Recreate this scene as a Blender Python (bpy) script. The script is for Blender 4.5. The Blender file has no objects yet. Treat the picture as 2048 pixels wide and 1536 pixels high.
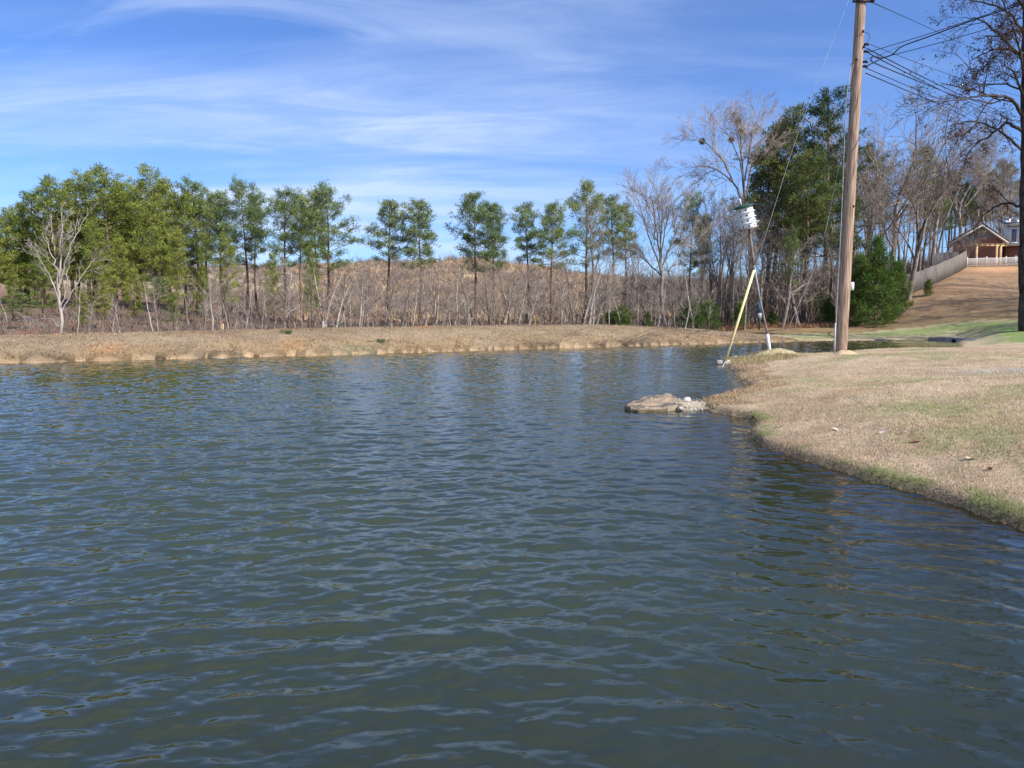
import bpy, math, random
import numpy as np
from mathutils import Vector
C = bpy.context.scene.collection
SC = bpy.context.scene
R = math.radians
random.seed(7)
rng = np.random.default_rng(11)

# ------------------------------------------------------------------ camera
EYE = 1.6; FPX = 1500.0; HORIZ = 632.0
PITCH = math.atan((768 - HORIZ) / FPX)
cam = bpy.data.cameras.new('camera'); camo = bpy.data.objects.new('camera', cam); C.objects.link(camo)
camo.location = (0, 0, EYE); camo.rotation_euler = (math.pi / 2 - PITCH, 0, 0)
cam.sensor_width = 36; cam.lens = 36 * FPX / 2048; cam.clip_end = 5000; cam.clip_start = 0.05
SC.camera = camo

# ------------------------------------------------------------------ light and sky
SUN_EL = R(40); SUN_AZ = R(128)          # azimuth clockwise from +Y: the sun stands behind the camera, to the right
sl = bpy.data.lights.new('sun', 'SUN'); so = bpy.data.objects.new('sun', sl); C.objects.link(so)
sl.energy = 4.8; sl.angle = R(0.5); sl.color = (1.0, 0.95, 0.87)
sd = Vector((math.sin(SUN_AZ) * math.cos(SUN_EL), math.cos(SUN_AZ) * math.cos(SUN_EL), math.sin(SUN_EL)))
so.rotation_euler = sd.to_track_quat('Z', 'Y').to_euler()
so.location = (30, -30, 40)

w = bpy.data.worlds.new('World'); SC.world = w; w.use_nodes = True
nt = w.node_tree; N = nt.nodes; L = nt.links
for n in list(N): N.remove(n)
def wn(t, **k):
    n = N.new(t)
    for a, b in k.items(): setattr(n, a, b)
    return n
out = wn('ShaderNodeOutputWorld'); bg = wn('ShaderNodeBackground'); bg.inputs['Strength'].default_value = 0.080
L.new(bg.outputs[0], out.inputs[0])
sky = wn('ShaderNodeTexSky', sky_type='NISHITA'); sky.sun_disc = False
sky.sun_elevation = SUN_EL; sky.sun_rotation = SUN_AZ
sky.air_density = 1.0; sky.dust_density = 0.2; sky.ozone_density = 3.0; sky.altitude = 200
def mth(op, a, b=None, c=None, clamp=False):
    n = wn('ShaderNodeMath', operation=op, use_clamp=clamp)
    for i, v in enumerate((a, b, c)):
        if v is None: continue
        if isinstance(v, (int, float)): n.inputs[i].default_value = v
        else: L.new(v, n.inputs[i])
    return n.outputs[0]
tc = wn('ShaderNodeTexCoord'); sp = wn('ShaderNodeSeparateXYZ'); L.new(tc.outputs['Generated'], sp.inputs[0])
zz = mth('ADD', mth('MAXIMUM', sp.outputs[2], 0.0), 0.10)
cxn = mth('DIVIDE', sp.outputs[0], zz); cyn = mth('DIVIDE', sp.outputs[1], zz)
def cloudlayer(rot, scl, nscale, lo, hi, detail=6, rough=0.55, dist=0.6, off=(0, 0, 0)):
    cb = wn('ShaderNodeCombineXYZ'); L.new(cxn, cb.inputs[0]); L.new(cyn, cb.inputs[1])
    mp = wn('ShaderNodeMapping'); L.new(cb.outputs[0], mp.inputs[0])
    mp.inputs['Rotation'].default_value = (0, 0, rot); mp.inputs['Scale'].default_value = scl
    mp.inputs['Location'].default_value = off
    nz = wn('ShaderNodeTexNoise'); nz.inputs['Scale'].default_value = nscale; nz.inputs['Detail'].default_value = detail
    nz.inputs['Roughness'].default_value = rough; nz.inputs['Distortion'].default_value = dist
    L.new(mp.outputs[0], nz.inputs['Vector'])
    mr = wn('ShaderNodeMapRange', interpolation_type='SMOOTHSTEP'); L.new(nz.outputs[0], mr.inputs[0])
    mr.inputs[1].default_value = lo; mr.inputs[2].default_value = hi
    return mr.outputs[0]
bands = cloudlayer(R(-10), (0.30, 1.0, 1), 0.75, 0.36, 0.64, 3, 0.5, 0.7, (1.3, 0.2, 0))
fine = cloudlayer(R(-16), (0.40, 1.3, 1), 1.5, 0.34, 0.72, 10, 0.62, 1.3, (3.1, 1.7, 0))
puff = cloudlayer(R(30), (0.6, 1.2, 1), 1.3, 0.47, 0.74, 8, 0.6, 1.4, (0.4, 5.2, 0))
cl = mth('ADD', mth('MULTIPLY', bands, mth('ADD', mth('MULTIPLY', fine, 0.8), 0.35)), mth('MULTIPLY', puff, 0.45), clamp=True)
lf = wn('ShaderNodeMapRange', interpolation_type='SMOOTHSTEP'); L.new(sp.outputs[0], lf.inputs[0])   # cirrus thicker to the left
lf.inputs[1].default_value = 0.40; lf.inputs[2].default_value = -0.40; lf.inputs[3].default_value = 0.20; lf.inputs[4].default_value = 1.0
cl = mth('MULTIPLY', mth('MULTIPLY', cl, lf.outputs[0]), .88)
zf = wn('ShaderNodeMapRange', interpolation_type='SMOOTHSTEP'); L.new(sp.outputs[2], zf.inputs[0])       # unseen cloud veil overhead, added to brighten reflections in the water
zf.inputs[1].default_value = .36; zf.inputs[2].default_value = .80
cl = mth('ADD', mth('MULTIPLY', cl, mth('SUBTRACT', 1.0, mth('MULTIPLY', zf.outputs[0], .85))), mth('MULTIPLY', zf.outputs[0], mth('ADD', mth('MULTIPLY', fine, .15), .18)), clamp=True)
# clear-air colour balance: deeper blue away from the sun
tint = wn('ShaderNodeMix', data_type='RGBA', blend_type='MULTIPLY'); tint.inputs[0].default_value = 1
L.new(sky.outputs[0], tint.inputs[6]); tint.inputs[7].default_value = (0.78, 1.04, 1.55, 1)
mixc = wn('ShaderNodeMix', data_type='RGBA'); L.new(cl, mixc.inputs[0]); L.new(tint.outputs[2], mixc.inputs[6])
mixc.inputs[7].default_value = (6.2, 7.5, 10.0, 1)
L.new(mixc.outputs[2], bg.inputs[0])
SC.view_settings.view_transform = 'Standard'; SC.view_settings.look = 'None'
SC.view_settings.exposure = 0.55; SC.view_settings.gamma = 1

# ------------------------------------------------------------------ pixel -> world helpers (photo is 2048 x 1536)
cp, spn = math.cos(PITCH), math.sin(PITCH)
def ray(u, v):
    xc = (u - 1024) / FPX; yc = -(v - 768) / FPX
    return xc, cp + yc * spn, yc * cp - spn
def P(u, v, D):
    x, y, z = ray(u, v); s = D / y
    return (x * s, D, EYE + z * s)
def G(u, v, z0=0.0):
    x, y, z = ray(u, v); s = (z0 - EYE) / z
    return (x * s, y * s)

# ------------------------------------------------------------------ tagging
def tag(o, label=None, cat=None, group=None, kind=None):
    if label: o['label'] = label
    if cat: o['category'] = cat
    if group: o['group'] = group
    if kind: o['kind'] = kind
    return o
def empty(name, loc=(0, 0, 0), rz=0.0):
    o = bpy.data.objects.new(name, None); C.objects.link(o); o.location = loc; o.rotation_euler = (0, 0, rz)
    o.empty_display_size = 0.2
    return o

# ------------------------------------------------------------------ mesh building
def make_mesh(name, V, quads=None, tris=None, col=None, smooth=True, mats=None, mi=None):
    me = bpy.data.meshes.new(name)
    V = np.asarray(V, dtype=np.float32)
    me.vertices.add(len(V)); me.vertices.foreach_set('co', V.ravel())
    parts = []; starts = []; s = 0
    for F, k in ((quads, 4), (tris, 3)):
        if F is None or len(F) == 0: continue
        F = np.asarray(F, dtype=np.int32); parts.append(F.ravel())
        starts.append(s + np.arange(len(F), dtype=np.int32) * k); s += F.size
    li = np.concatenate(parts); ls = np.concatenate(starts)
    me.loops.add(len(li)); me.loops.foreach_set('vertex_index', li)
    me.polygons.add(len(ls)); me.polygons.foreach_set('loop_start', ls)
    if smooth: me.polygons.foreach_set('use_smooth', np.ones(len(ls), dtype=bool))
    if mi is not None: me.polygons.foreach_set('material_index', np.asarray(mi, dtype=np.int32))
    me.update(calc_edges=True)
    if col is not None:
        ca = me.color_attributes.new('col', 'FLOAT_COLOR', 'POINT')
        c4 = np.ones((len(V), 4), dtype=np.float32); c4[:, :3] = col; ca.data.foreach_set('color', c4.ravel())
    return me

class MB:
    def __init__(s): s.V = []; s.Q = []; s.T = []; s.Cc = []; s.n = 0
    def add(s, V, Q=None, T=None, col=None):
        V = np.asarray(V, dtype=np.float64)
        if Q is not None and len(Q): s.Q.append(np.asarray(Q) + s.n)
        if T is not None and len(T): s.T.append(np.asarray(T) + s.n)
        s.V.append(V); s.n += len(V)
        if col is not None: s.Cc.append(np.broadcast_to(np.asarray(col, dtype=np.float64), (len(V), 3)))
        else: s.Cc.append(np.ones((len(V), 3)))
        return s
    def tube(s, P_, Rr, sides=5, col=None, cap=True):
        P_ = np.asarray(P_, dtype=np.float64); n = len(P_)
        Rr = np.broadcast_to(np.asarray(Rr, dtype=np.float64), (n,))
        T = np.gradient(P_, axis=0); T /= (np.linalg.norm(T, axis=1)[:, None] + 1e-9)
        ref = np.array([1.0, 0.1, 0.05]) if abs(T[0, 0]) < 0.8 else np.array([0.1, 1.0, 0.05])
        A = np.cross(T, ref); A /= (np.linalg.norm(A, axis=1)[:, None] + 1e-9); B = np.cross(T, A)
        a = np.arange(sides) / sides * 2 * math.pi
        V = P_[:, None, :] + Rr[:, None, None] * (np.cos(a)[None, :, None] * A[:, None, :] + np.sin(a)[None, :, None] * B[:, None, :])
        i = np.arange(n - 1)[:, None] * sides; j = np.arange(sides)[None, :]; j2 = (j + 1) % sides
        Q = np.stack([i + j, i + j2, i + sides + j2, i + sides + j], axis=-1).reshape(-1, 4)
        V = V.reshape(-1, 3); Tr = None
        if cap and sides > 3:
            V = np.vstack([V, P_[:1], P_[-1:]]); c0 = n * sides; c1 = c0 + 1
            jj = np.arange(sides); k = (jj + 1) % sides
            Tr = np.vstack([np.stack([k, jj, np.full(sides, c0)], 1), np.stack([jj + (n - 1) * sides, k + (n - 1) * sides, np.full(sides, c1)], 1)])
        return s.add(V, Q, Tr, col)
    def box(s, c, size, rz=0.0, col=None, ax=None):
        hx, hy, hz = size[0] / 2, size[1] / 2, size[2] / 2
        V = np.array([[x * hx, y * hy, z * hz] for z in (-1, 1) for y in (-1, 1) for x in (-1, 1)], dtype=float)
        if ax is not None: V = V @ np.asarray(ax)
        else:
            cz, sz = math.cos(rz), math.sin(rz); V = V @ np.array([[cz, sz, 0], [-sz, cz, 0], [0, 0, 1]])
        V += np.asarray(c)
        return s.add(V, [[0, 2, 3, 1], [4, 5, 7, 6], [0, 1, 5, 4], [2, 6, 7, 3], [0, 4, 6, 2], [1, 3, 7, 5]], col=col)
    def prism(s, poly, z0, z1, M=None, col=None):
        n = len(poly); V = [(x, y, z0) for x, y in poly] + [(x, y, z1) for x, y in poly] + [(0, 0, z0), (0, 0, z1)]
        cx = sum(p[0] for p in poly) / n; cy = sum(p[1] for p in poly) / n; V[-2] = (cx, cy, z0); V[-1] = (cx, cy, z1)
        V = np.array(V, dtype=float)
        if M is not None: V = V @ np.asarray(M)[:3, :3].T + np.asarray(M)[:3, 3]
        Q = [[i, (i + 1) % n, n + (i + 1) % n, n + i] for i in range(n)]
        T = [[(i + 1) % n, i, 2 * n] for i in range(n)] + [[n + i, n + (i + 1) % n, 2 * n + 1] for i in range(n)]
        return s.add(V, Q, T, col)
    def mesh(s, name, smooth=True, col=False):
        return make_mesh(name, np.vstack(s.V), np.vstack(s.Q) if s.Q else None, np.vstack(s.T) if s.T else None,
                         np.vstack(s.Cc) if col else None, smooth)
    def build(s, name, mat, parent=None, smooth=True, col=False):
        me = s.mesh(name, smooth, col); me.materials.append(mat)
        o = bpy.data.objects.new(name, me); C.objects.link(o); o.parent = parent
        return o

# ------------------------------------------------------------------ materials
def newmat(name):
    m = bpy.data.materials.new(name); m.use_nodes = True; nt = m.node_tree
    b = nt.nodes['Principled BSDF']; b.inputs['Specular IOR Level'].default_value = 0.2; b.inputs['Roughness'].default_value = 0.9
    return m, nt, b
def noisemat(name, c1, c2, scale=8.0, rough=0.85, stretch=(1, 1, 1), bump=0.0, bscale=None, detail=5, lo=0.35, hi=0.65, spec=0.2, objrand=0.0, metallic=0.0):
    m, nt, b = newmat(name); b.inputs['Roughness'].default_value = rough; b.inputs['Specular IOR Level'].default_value = spec
    b.inputs['Metallic'].default_value = metallic
    tc = nt.nodes.new('ShaderNodeTexCoord'); mp = nt.nodes.new('ShaderNodeMapping'); mp.inputs['Scale'].default_value = stretch
    nt.links.new(tc.outputs['Object'], mp.inputs[0])
    nz = nt.nodes.new('ShaderNodeTexNoise'); nz.inputs['Scale'].default_value = scale; nz.inputs['Detail'].default_value = detail
    nt.links.new(mp.outputs[0], nz.inputs['Vector'])
    r = nt.nodes.new('ShaderNodeValToRGB'); nt.links.new(nz.outputs[0], r.inputs[0])
    r.color_ramp.elements[0].position = lo; r.color_ramp.elements[0].color = (*c1, 1)
    r.color_ramp.elements[1].position = hi; r.color_ramp.elements[1].color = (*c2, 1)
    cout = r.outputs[0]
    if objrand:
        oi = nt.nodes.new('ShaderNodeObjectInfo'); hs = nt.nodes.new('ShaderNodeHueSaturation')
        mr = nt.nodes.new('ShaderNodeMapRange'); nt.links.new(oi.outputs['Random'], mr.inputs[0])
        mr.inputs[3].default_value = 1 - objrand; mr.inputs[4].default_value = 1 + objrand
        nt.links.new(mr.outputs[0], hs.inputs['Value']); nt.links.new(cout, hs.inputs['Color']); cout = hs.outputs[0]
    nt.links.new(cout, b.inputs['Base Color'])
    if bump:
        bp = nt.nodes.new('ShaderNodeBump'); bp.inputs['Strength'].default_value = bump; bp.inputs['Distance'].default_value = 0.02
        n2 = nt.nodes.new('ShaderNodeTexNoise'); n2.inputs['Scale'].default_value = bscale or scale * 2; n2.inputs['Detail'].default_value = 6
        nt.links.new(mp.outputs[0], n2.inputs['Vector']); nt.links.new(n2.outputs[0], bp.inputs['Height']); nt.links.new(bp.outputs[0], b.inputs['Normal'])
    return m
def attrmat(name, rough=0.9, objrand=0.0, huerand=0.0, trans=0.0, mul=(1, 1, 1)):
    m, nt, b = newmat(name); b.inputs['Roughness'].default_value = rough; b.inputs['Specular IOR Level'].default_value = 0.15
    a = nt.nodes.new('ShaderNodeAttribute'); a.attribute_name = 'col'; cout = a.outputs['Color']
    mx = nt.nodes.new('ShaderNodeMix'); mx.data_type = 'RGBA'; mx.blend_type = 'MULTIPLY'; mx.inputs[0].default_value = 1
    nt.links.new(cout, mx.inputs[6]); mx.inputs[7].default_value = (*mul, 1); cout = mx.outputs[2]
    if objrand or huerand:
        oi = nt.nodes.new('ShaderNodeObjectInfo'); hs = nt.nodes.new('ShaderNodeHueSaturation')
        mr = nt.nodes.new('ShaderNodeMapRange'); nt.links.new(oi.outputs['Random'], mr.inputs[0])
        mr.inputs[3].default_value = 1 - objrand; mr.inputs[4].default_value = 1 + objrand
        nt.links.new(mr.outputs[0], hs.inputs['Value'])
        m2 = nt.nodes.new('ShaderNodeMapRange'); nt.links.new(oi.outputs['Random'], m2.inputs[0])
        m2.inputs[3].default_value = 0.5 + huerand; m2.inputs[4].default_value = 0.5 - huerand
        nt.links.new(m2.outputs[0], hs.inputs['Hue']); nt.links.new(cout, hs.inputs['Color']); cout = hs.outputs[0]
    nt.links.new(cout, b.inputs['Base Color'])
    if trans:
        tr = nt.nodes.new('ShaderNodeBsdfTranslucent'); nt.links.new(cout, tr.inputs[0])
        ms = nt.nodes.new('ShaderNodeMixShader'); ms.inputs[0].default_value = trans
        nt.links.new(b.outputs[0], ms.inputs[1]); nt.links.new(tr.outputs[0], ms.inputs[2])
        nt.links.new(ms.outputs[0], nt.nodes['Material Output'].inputs[0])
    return m

M = {}
M['pine_bark'] = noisemat('pine_bark', (0.07, 0.045, 0.032), (0.22, 0.155, 0.115), 7, stretch=(1, 1, .3), bump=.6, objrand=.2)
M['grey_bark'] = noisemat('grey_bark', (0.11, 0.088, 0.072), (0.34, 0.285, 0.24), 5, stretch=(1, 1, .35), bump=.5, objrand=.25)
M['dark_bark'] = noisemat('dark_bark', (0.022, 0.017, 0.015), (0.085, 0.065, 0.055), 6, stretch=(1, 1, .3), bump=.8)
M['pale_bark'] = noisemat('pale_bark', (0.23, 0.20, 0.17), (0.46, 0.41, 0.355), 4, stretch=(1, 1, .4), bump=.4)
M['twig'] = noisemat('twig', (0.15, 0.118, 0.095), (0.37, 0.305, 0.25), 1.2, objrand=.25)
M['needle'] = attrmat('needle', 0.6, objrand=.16, huerand=.014, trans=.3)
M['blade'] = attrmat('blade', 0.85, trans=.25)
M['brushy'] = attrmat('brushy', 0.95)

# ------------------------------------------------------------------ noise in numpy
def _hash(ix, iy, seed):
    h = (ix.astype(np.int64) * 374761393 + iy.astype(np.int64) * 668265263 + seed * 1442695041) & 0x7fffffff
    h = ((h ^ (h >> 13)) * 1274126177) & 0x7fffffff
    return ((h ^ (h >> 16)) & 0xffff) / 65535.0
def vn(x, y, seed=0):
    ix = np.floor(x); iy = np.floor(y); fx = x - ix; fy = y - iy
    fx = fx * fx * (3 - 2 * fx); fy = fy * fy * (3 - 2 * fy)
    a = _hash(ix, iy, seed); b = _hash(ix + 1, iy, seed); c = _hash(ix, iy + 1, seed); d = _hash(ix + 1, iy + 1, seed)
    return (a * (1 - fx) + b * fx) * (1 - fy) + (c * (1 - fx) + d * fx) * fy
def fbm(x, y, seed=0, o=4):
    s = 0; a = .5; t = 0
    for i in range(o): s = s + a * vn(x * 2 ** i, y * 2 ** i, seed + i * 17); t += a; a *= .5
    return s / t
def sm(t): t = np.clip(t, 0, 1); return t * t * (3 - 2 * t)

# ------------------------------------------------------------------ shore and terrain
far = [(-75, 2), (-40, 13.5)] + [G(*p) for p in ((-60, 728), (0, 727), (200, 722), (400, 716.5), (600, 712), (800, 706), (1000, 699.5), (1200, 694), (1400, 688), (1500, 685), (1600, 682.5))]
inlet = [G(1680, 681.5), G(1750, 681), G(1850, 680.5), G(1908, 680.5), G(1920, 685)]
near = [(22, 37), (17, 33), (13, 30.6), (10.6, 29.2), (9.4, 28.2), (8.2, 27.6)] + [G(*p) for p in ((1455, 722), (1462, 735), (1478, 745), (1470, 755), (1490, 768), (1506, 777), (1470, 786), (1440, 794), (1420, 800), (1398, 807), (1404, 820), (1440, 828), (1478, 834), (1503, 843), (1506, 855), (1498, 868), (1520, 892), (1600, 922), (1700, 952), (1800, 979), (1900, 1009), (2048, 1062))]
near += [(4.35, 4.3), (4.3, 3.0), (3.2, 1.6), (1.2, 0.75), (-3, 0.5), (-12, -1), (-30, -6), (-60, -8)]
SHORE = np.array(far + inlet + near); NFAR = len(far)
def shore_dist(x, y):
    best = np.full(x.shape, 1e9); idx = np.zeros(x.shape, dtype=np.int32); inside = np.zeros(x.shape, dtype=bool)
    n = len(SHORE)
    for i in range(n):
        ax, ay = SHORE[i]; bx, by = SHORE[(i + 1) % n]; dx, dy = bx - ax, by - ay
        t = np.clip(((x - ax) * dx + (y - ay) * dy) / (dx * dx + dy * dy), 0, 1)
        d = np.hypot(x - ax - t * dx, y - ay - t * dy)
        m = d < best; best[m] = d[m]; idx[m] = i
        c = ((ay > y) != (by > y)) & (x < (bx - ax) * (y - ay) / (by - ay + 1e-12) + ax)
        inside ^= c
    return np.where(inside, -best, best), idx
ctrl = [P(1680, 710, 25), P(2048, 760, 12), P(1800, 760, 14), P(1850, 850, 8.6), (5.5, 5, .35), (9, 6, .62), P(1540, 702, 26), P(1620, 705, 27), P(1750, 701, 28), P(1900, 695, 29), P(2048, 692, 33), P(1750, 709, 22), P(1900, 706, 22), P(1650, 718, 22), (14, 14, .62), (20, 20, .62), (17, 27, .42), (19, 32, .22), (22, 36.5, .15), (25, 41, .2), (27.5, 45, .25), (30, 42, .45),
        (30, 30, 1.0), (40, 25, 1.6), (24, 10, 1.2), (10, -10, .6), (-20, -20, .5), (-60, -30, .8), (60, 0, 2.5),
        P(1700, 670, 53), P(1700, 655, 58), P(1560, 660, 56), P(1480, 655, 62), P(1600, 650, 66), P(1900, 668, 50), P(1990, 676, 42), P(2048, 672, 42), P(2048, 655, 46), P(2040, 640, 50), P(1760, 642, 60), P(1880, 640, 56),
        P(1900, 618, 60), P(1840, 580, 71), P(1820, 590, 68), P(1860, 570, 75), P(1880, 560, 79), P(1905, 547, 84), P(1925, 536, 88), P(2048, 530, 90), P(2048, 580, 72), P(1980, 545, 84), P(2040, 518, 105), P(1900, 525, 110), (100, 90, 10.5), (80, 60, 7), (60, 40, 3.4), (90, 140, 9), (60, 140, 7.5),
        P(1760, 610, 78), P(1650, 634, 85), P(1500, 640, 80), P(1600, 625, 125), P(1400, 642, 70), P(1450, 634, 120),
        (-40, 30, .1), (-60, 60, 1.5), (-90, 20, 1), (-30, 48, .1), (-12, 50, .1), (0, 56, 0), (8, 60, 0), (16, 62, .4), (0, 80, .6), (-15, 70, .4), (-32, 62, 1.0),
        P(100, 610, 95), P(300, 600, 95), P(450, 612, 95), P(100, 560, 150), P(300, 555, 160), P(500, 570, 150), P(0, 530, 230), P(250, 535, 230),
        P(540, 534, 230), P(700, 532, 230), P(860, 520, 230), P(1000, 524, 232), P(1080, 533, 232), P(1150, 546, 230), P(1250, 560, 228), P(1400, 580, 240), P(1600, 606, 250), P(1800, 600, 240),
        P(700, 600, 140), P(900, 598, 140), P(1100, 606, 135), P(1300, 625, 140), P(800, 560, 185), P(1000, 560, 185), P(1150, 580, 185),
        (-250, 120, 14), (-300, 300, 12), (-100, 420, 8), (60, 420, 6), (300, 300, 6), (300, 100, 14), (0, 700, 0), (-700, 500, 0), (700, 500, 0), (0, -300, 4), (-300, -100, 4), (300, -100, 6), (800, 0, 0), (-800, 0, 0), (0, -800, 0)]
CT = np.array(ctrl, dtype=float)
def _phi(r): return np.sqrt(r * r + 9.0)
_A = _phi(np.hypot(CT[:, None, 0] - CT[None, :, 0], CT[:, None, 1] - CT[None, :, 1]))
_n = len(CT); _B = np.zeros((_n + 1, _n + 1)); _B[:_n, :_n] = _A; _B[_n, :_n] = 1; _B[:_n, _n] = 1
_W = np.linalg.solve(_B, np.append(CT[:, 2], 0))
def Hbase(x, y):
    o = np.full(x.shape, _W[-1])
    for i in range(_n): o = o + _W[i] * _phi(np.hypot(x - CT[i, 0], y - CT[i, 1]))
    return o
HCX = [-60, -30, -20, -11.7, -3.2, 5.1, 11.9, 15.5, 19, 22]; HCZ = [.7, .72, .80, .96, 1.06, 1.06, .76, .50, .22, .2]
def terrain(x, y, detail=True):
    x = np.asarray(x, dtype=float); y = np.asarray(y, dtype=float)
    d, idx = shore_dist(x, y)
    r = np.hypot(x, y)
    d = d + (fbm(x * 1.7, y * 1.7, 3, 3) - .5) * np.clip(r * .02, .12, .6)
    H = Hbase(x, y)
    isdam = idx < NFAR - 1
    hc = np.interp(x, HCX, HCZ)
    dam = 0.14 * sm(d / .3) + (hc - .14) * (1 - (1 - np.clip(d / 4.4, 0, 1)) ** 1.7)
    dam = dam * (1 - sm((d - 6.0) / 6)) + H * sm((d - 6.0) / 6)
    nearz = 0.07 * sm(d / .12) + np.maximum(H - .07, .05) * sm(d / np.where(y > 20, 2.2, 1.9) * .95 + .05)
    z = np.where(isdam, dam, nearz)
    z = np.where(d < 0, -0.03 - np.clip(-d * .22, 0, 1.5), z)
    if detail:
        land = sm(d / .5)
        z = z + land * (fbm(x * 1.3, y * 1.3, 9, 3) - .5) * .07 + land * (fbm(x * 6, y * 6, 21, 3) - .5) * .03
        z = z + (fbm(x * .12, y * .12, 33, 4) - .5) * 2.2 * sm((y - 100) / 60)
    return z, d, isdam
def gz(x, y): return float(terrain(np.array([x]), np.array([y]))[0][0])

def gauss(x, y, cx, cy, rx, ry): return np.exp(-((x - cx) / rx) ** 2 - ((y - cy) / ry) ** 2)
def mixc_(a, b, t): return a * (1 - t[:, None]) + np.asarray(b)[None, :] * t[:, None]
def ground_color(x, y, d, isdam):
    """albedo of soil and turf"""
    n = len(x); r = np.hypot(x, y)
    c = np.tile(np.array([.49, .375, .25]), (n, 1))
    c = mixc_(c, (.40, .29, .18), sm((fbm(x * .9, y * .9, 41, 4) - .4) / .25) * .7)
    c = mixc_(c, (.58, .47, .32), sm((fbm(x * .4 + 9, y * .7, 43, 4) - .5) / .2) * .5)
    lawn = (~isdam) & (y < 40)
    g = sm((fbm(x * .8 + 3, y * .8, 51, 4) - .53) / .13) * np.clip(.35 + .04 * (x - 4) * 1.2, 0, .8)
    g = np.maximum(g, gauss(x, y, *G(1850, 800, .5), .7, 1.2) * (fbm(x * 4, y * 4, 5, 3) > .42) * .9)
    g = np.maximum(g, gauss(x, y, *G(1960, 850, .45), .8, 1.0) * (fbm(x * 4, y * 4, 6, 3) > .45) * .7)
    c = mixc_(c, (.24, .27, .10), g * lawn * .75)
    # mossy green fringe at the near waterline
    edge = np.exp(-((d - .16) / .16) ** 2) * lawn * (y < 13)
    c = mixc_(c, (.20, .25, .07), edge * sm((fbm(x * 2.2, y * 2.2, 61, 3) - .45) / .2) * .8)
    # damp dark soil at the waterline
    wet = np.exp(-np.clip(d, 0, None) / .15)
    c = mixc_(c, (.06, .045, .03), wet * .9)
    c = mixc_(c, (.09, .06, .035), isdam * np.exp(-np.clip(d - .05, 0, None) / .4) * sm((fbm(x * 1.1, y * 1.1, 44, 3) - .38) / .15) * .85)
    # dam: rusty soil close to water
    dm = isdam & (d < 14)
    rust = np.exp(-((d - .7) / .9) ** 2) * dm
    c = mixc_(c, (.54, .39, .22), rust * sm((fbm(x * .35, y * .6, 71, 3) - .40) / .2) * .6)
    for (u, v, rx, ry) in ((587, 683, .45, .7), (852, 673, .35, 1.4), (215, 689, .6, .6), (870, 684, .5, .5), (195, 693, .8, .4)):
        zz_ = .55; px_, py_ = G(u, v, zz_)
        c = mixc_(c, (.58, .37, .20), np.clip(gauss(x, y, px_, py_, rx, ry) * 1.5, 0, 1) * sm((fbm(x * 3, y * 3, 77, 3) - .25) / .2))
    gx_, gy_ = G(730, 690, .4); c = mixc_(c, (.30, .31, .16), gauss(x, y, gx_, gy_, 1.2, 1.2) * .8)
    # beyond the inlet: thin turf, green strip
    bey = (y > 40) & (~isdam) & (y < 100) & (x > 10)
    gs = np.exp(-((d - 3.0) / 1.5) ** 2) * (x > 19)
    c = mixc_(c, (.20, .27, .085), np.clip(gs * 1.1, 0, 1) * (y > 36) * (~isdam) * sm((fbm(x * .5, y * .5, 81, 3) - .25) / .2))
    c = mixc_(c, (.27, .27, .11), bey * np.clip(1 - np.abs(y - 54) / 10, 0, 1) * .4)
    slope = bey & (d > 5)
    c = np.where((isdam & (d < 14) & (d > 0))[:, None], c * np.array([.60, .575, .545])[None, :], c)
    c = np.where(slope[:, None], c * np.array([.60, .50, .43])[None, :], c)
    ox, oy, _ = P(2000, 540, 86); c = mixc_(c, (.62, .34, .17), gauss(x, y, ox, oy, 4, 2.5) * .8)
    # woodland floor: leaf litter
    wood = sm((d - 8) / 5) * (1 - sm((y - 125) / 40) * (x > -48)) * (isdam | ((y > 62) & (x < 27))) 
    c = mixc_(c, (.19, .10, .065), wood * sm((150 - y) / 40) * .92)
    # clear-cut hill
    hill = sm((y - 105) / 30) * (1 - .85 * sm((-x / np.maximum(y, 1) - .30) / .06) * (y < 210))
    c = mixc_(c, (.25, .165, .105), hill)
    c = mixc_(c, (.52, .375, .22), hill * sm((fbm(x * .12, y * .12, 91, 5) - .50) / .12) * .9)
    c = mixc_(c, (.17, .125, .095), hill * sm((fbm(x * .2, y * .2, 95, 5) - .52) / .1) * .7)
    # pale gravel patch on the lawn by the right edge
    px_, py_ = G(2052, 714, .8); c = mixc_(c, (.43, .40, .34), np.clip(gauss(x, y, px_, py_, 1.0, 1.2) * 1.2, 0, 1) * sm((fbm(x * 3, y * 3, 17, 3) - .3) / .2))
    # pond bed
    c = np.where((d < 0)[:, None], np.array([.42, .29, .17])[None, :] * (0.7 + .6 * fbm(x * 3, y * 3, 99, 3)[:, None]), c)
    return c

# angular / radial layout shared by ground and water: fine in front, coarse behind
def fan(a_fine, a_coarse, r0, r1, gr, half=R(46)):
    front = np.arange(-half, half, a_fine); rest = np.arange(half, 2 * math.pi - half, a_coarse)
    th = np.concatenate([front, rest]); n = int(math.log(r1 / r0) / math.log(1 + gr)) + 1
    r = r0 * (1 + gr) ** np.arange(n)
    T, Rr = np.meshgrid(th, r); x = np.sin(T) * Rr; y = np.cos(T) * Rr
    na = len(th); i = np.arange(n - 1)[:, None] * na; j = np.arange(na)[None, :]; j2 = (j + 1) % na
    Q = np.stack([i + j, i + j2, i + na + j2, i + na + j], -1).reshape(-1, 4)
    return x.ravel(), y.ravel(), Q
x, y, Q = fan(R(.14), R(2.0), .6, 1500, .0115)
z, d, isdam = terrain(x, y)
col = ground_color(x, y, d, isdam)
V = np.stack([x, y, z], 1)
V = np.vstack([V, [[0, 0, gz(0, 0)]]]); col = np.vstack([col, col[:1]])
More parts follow.
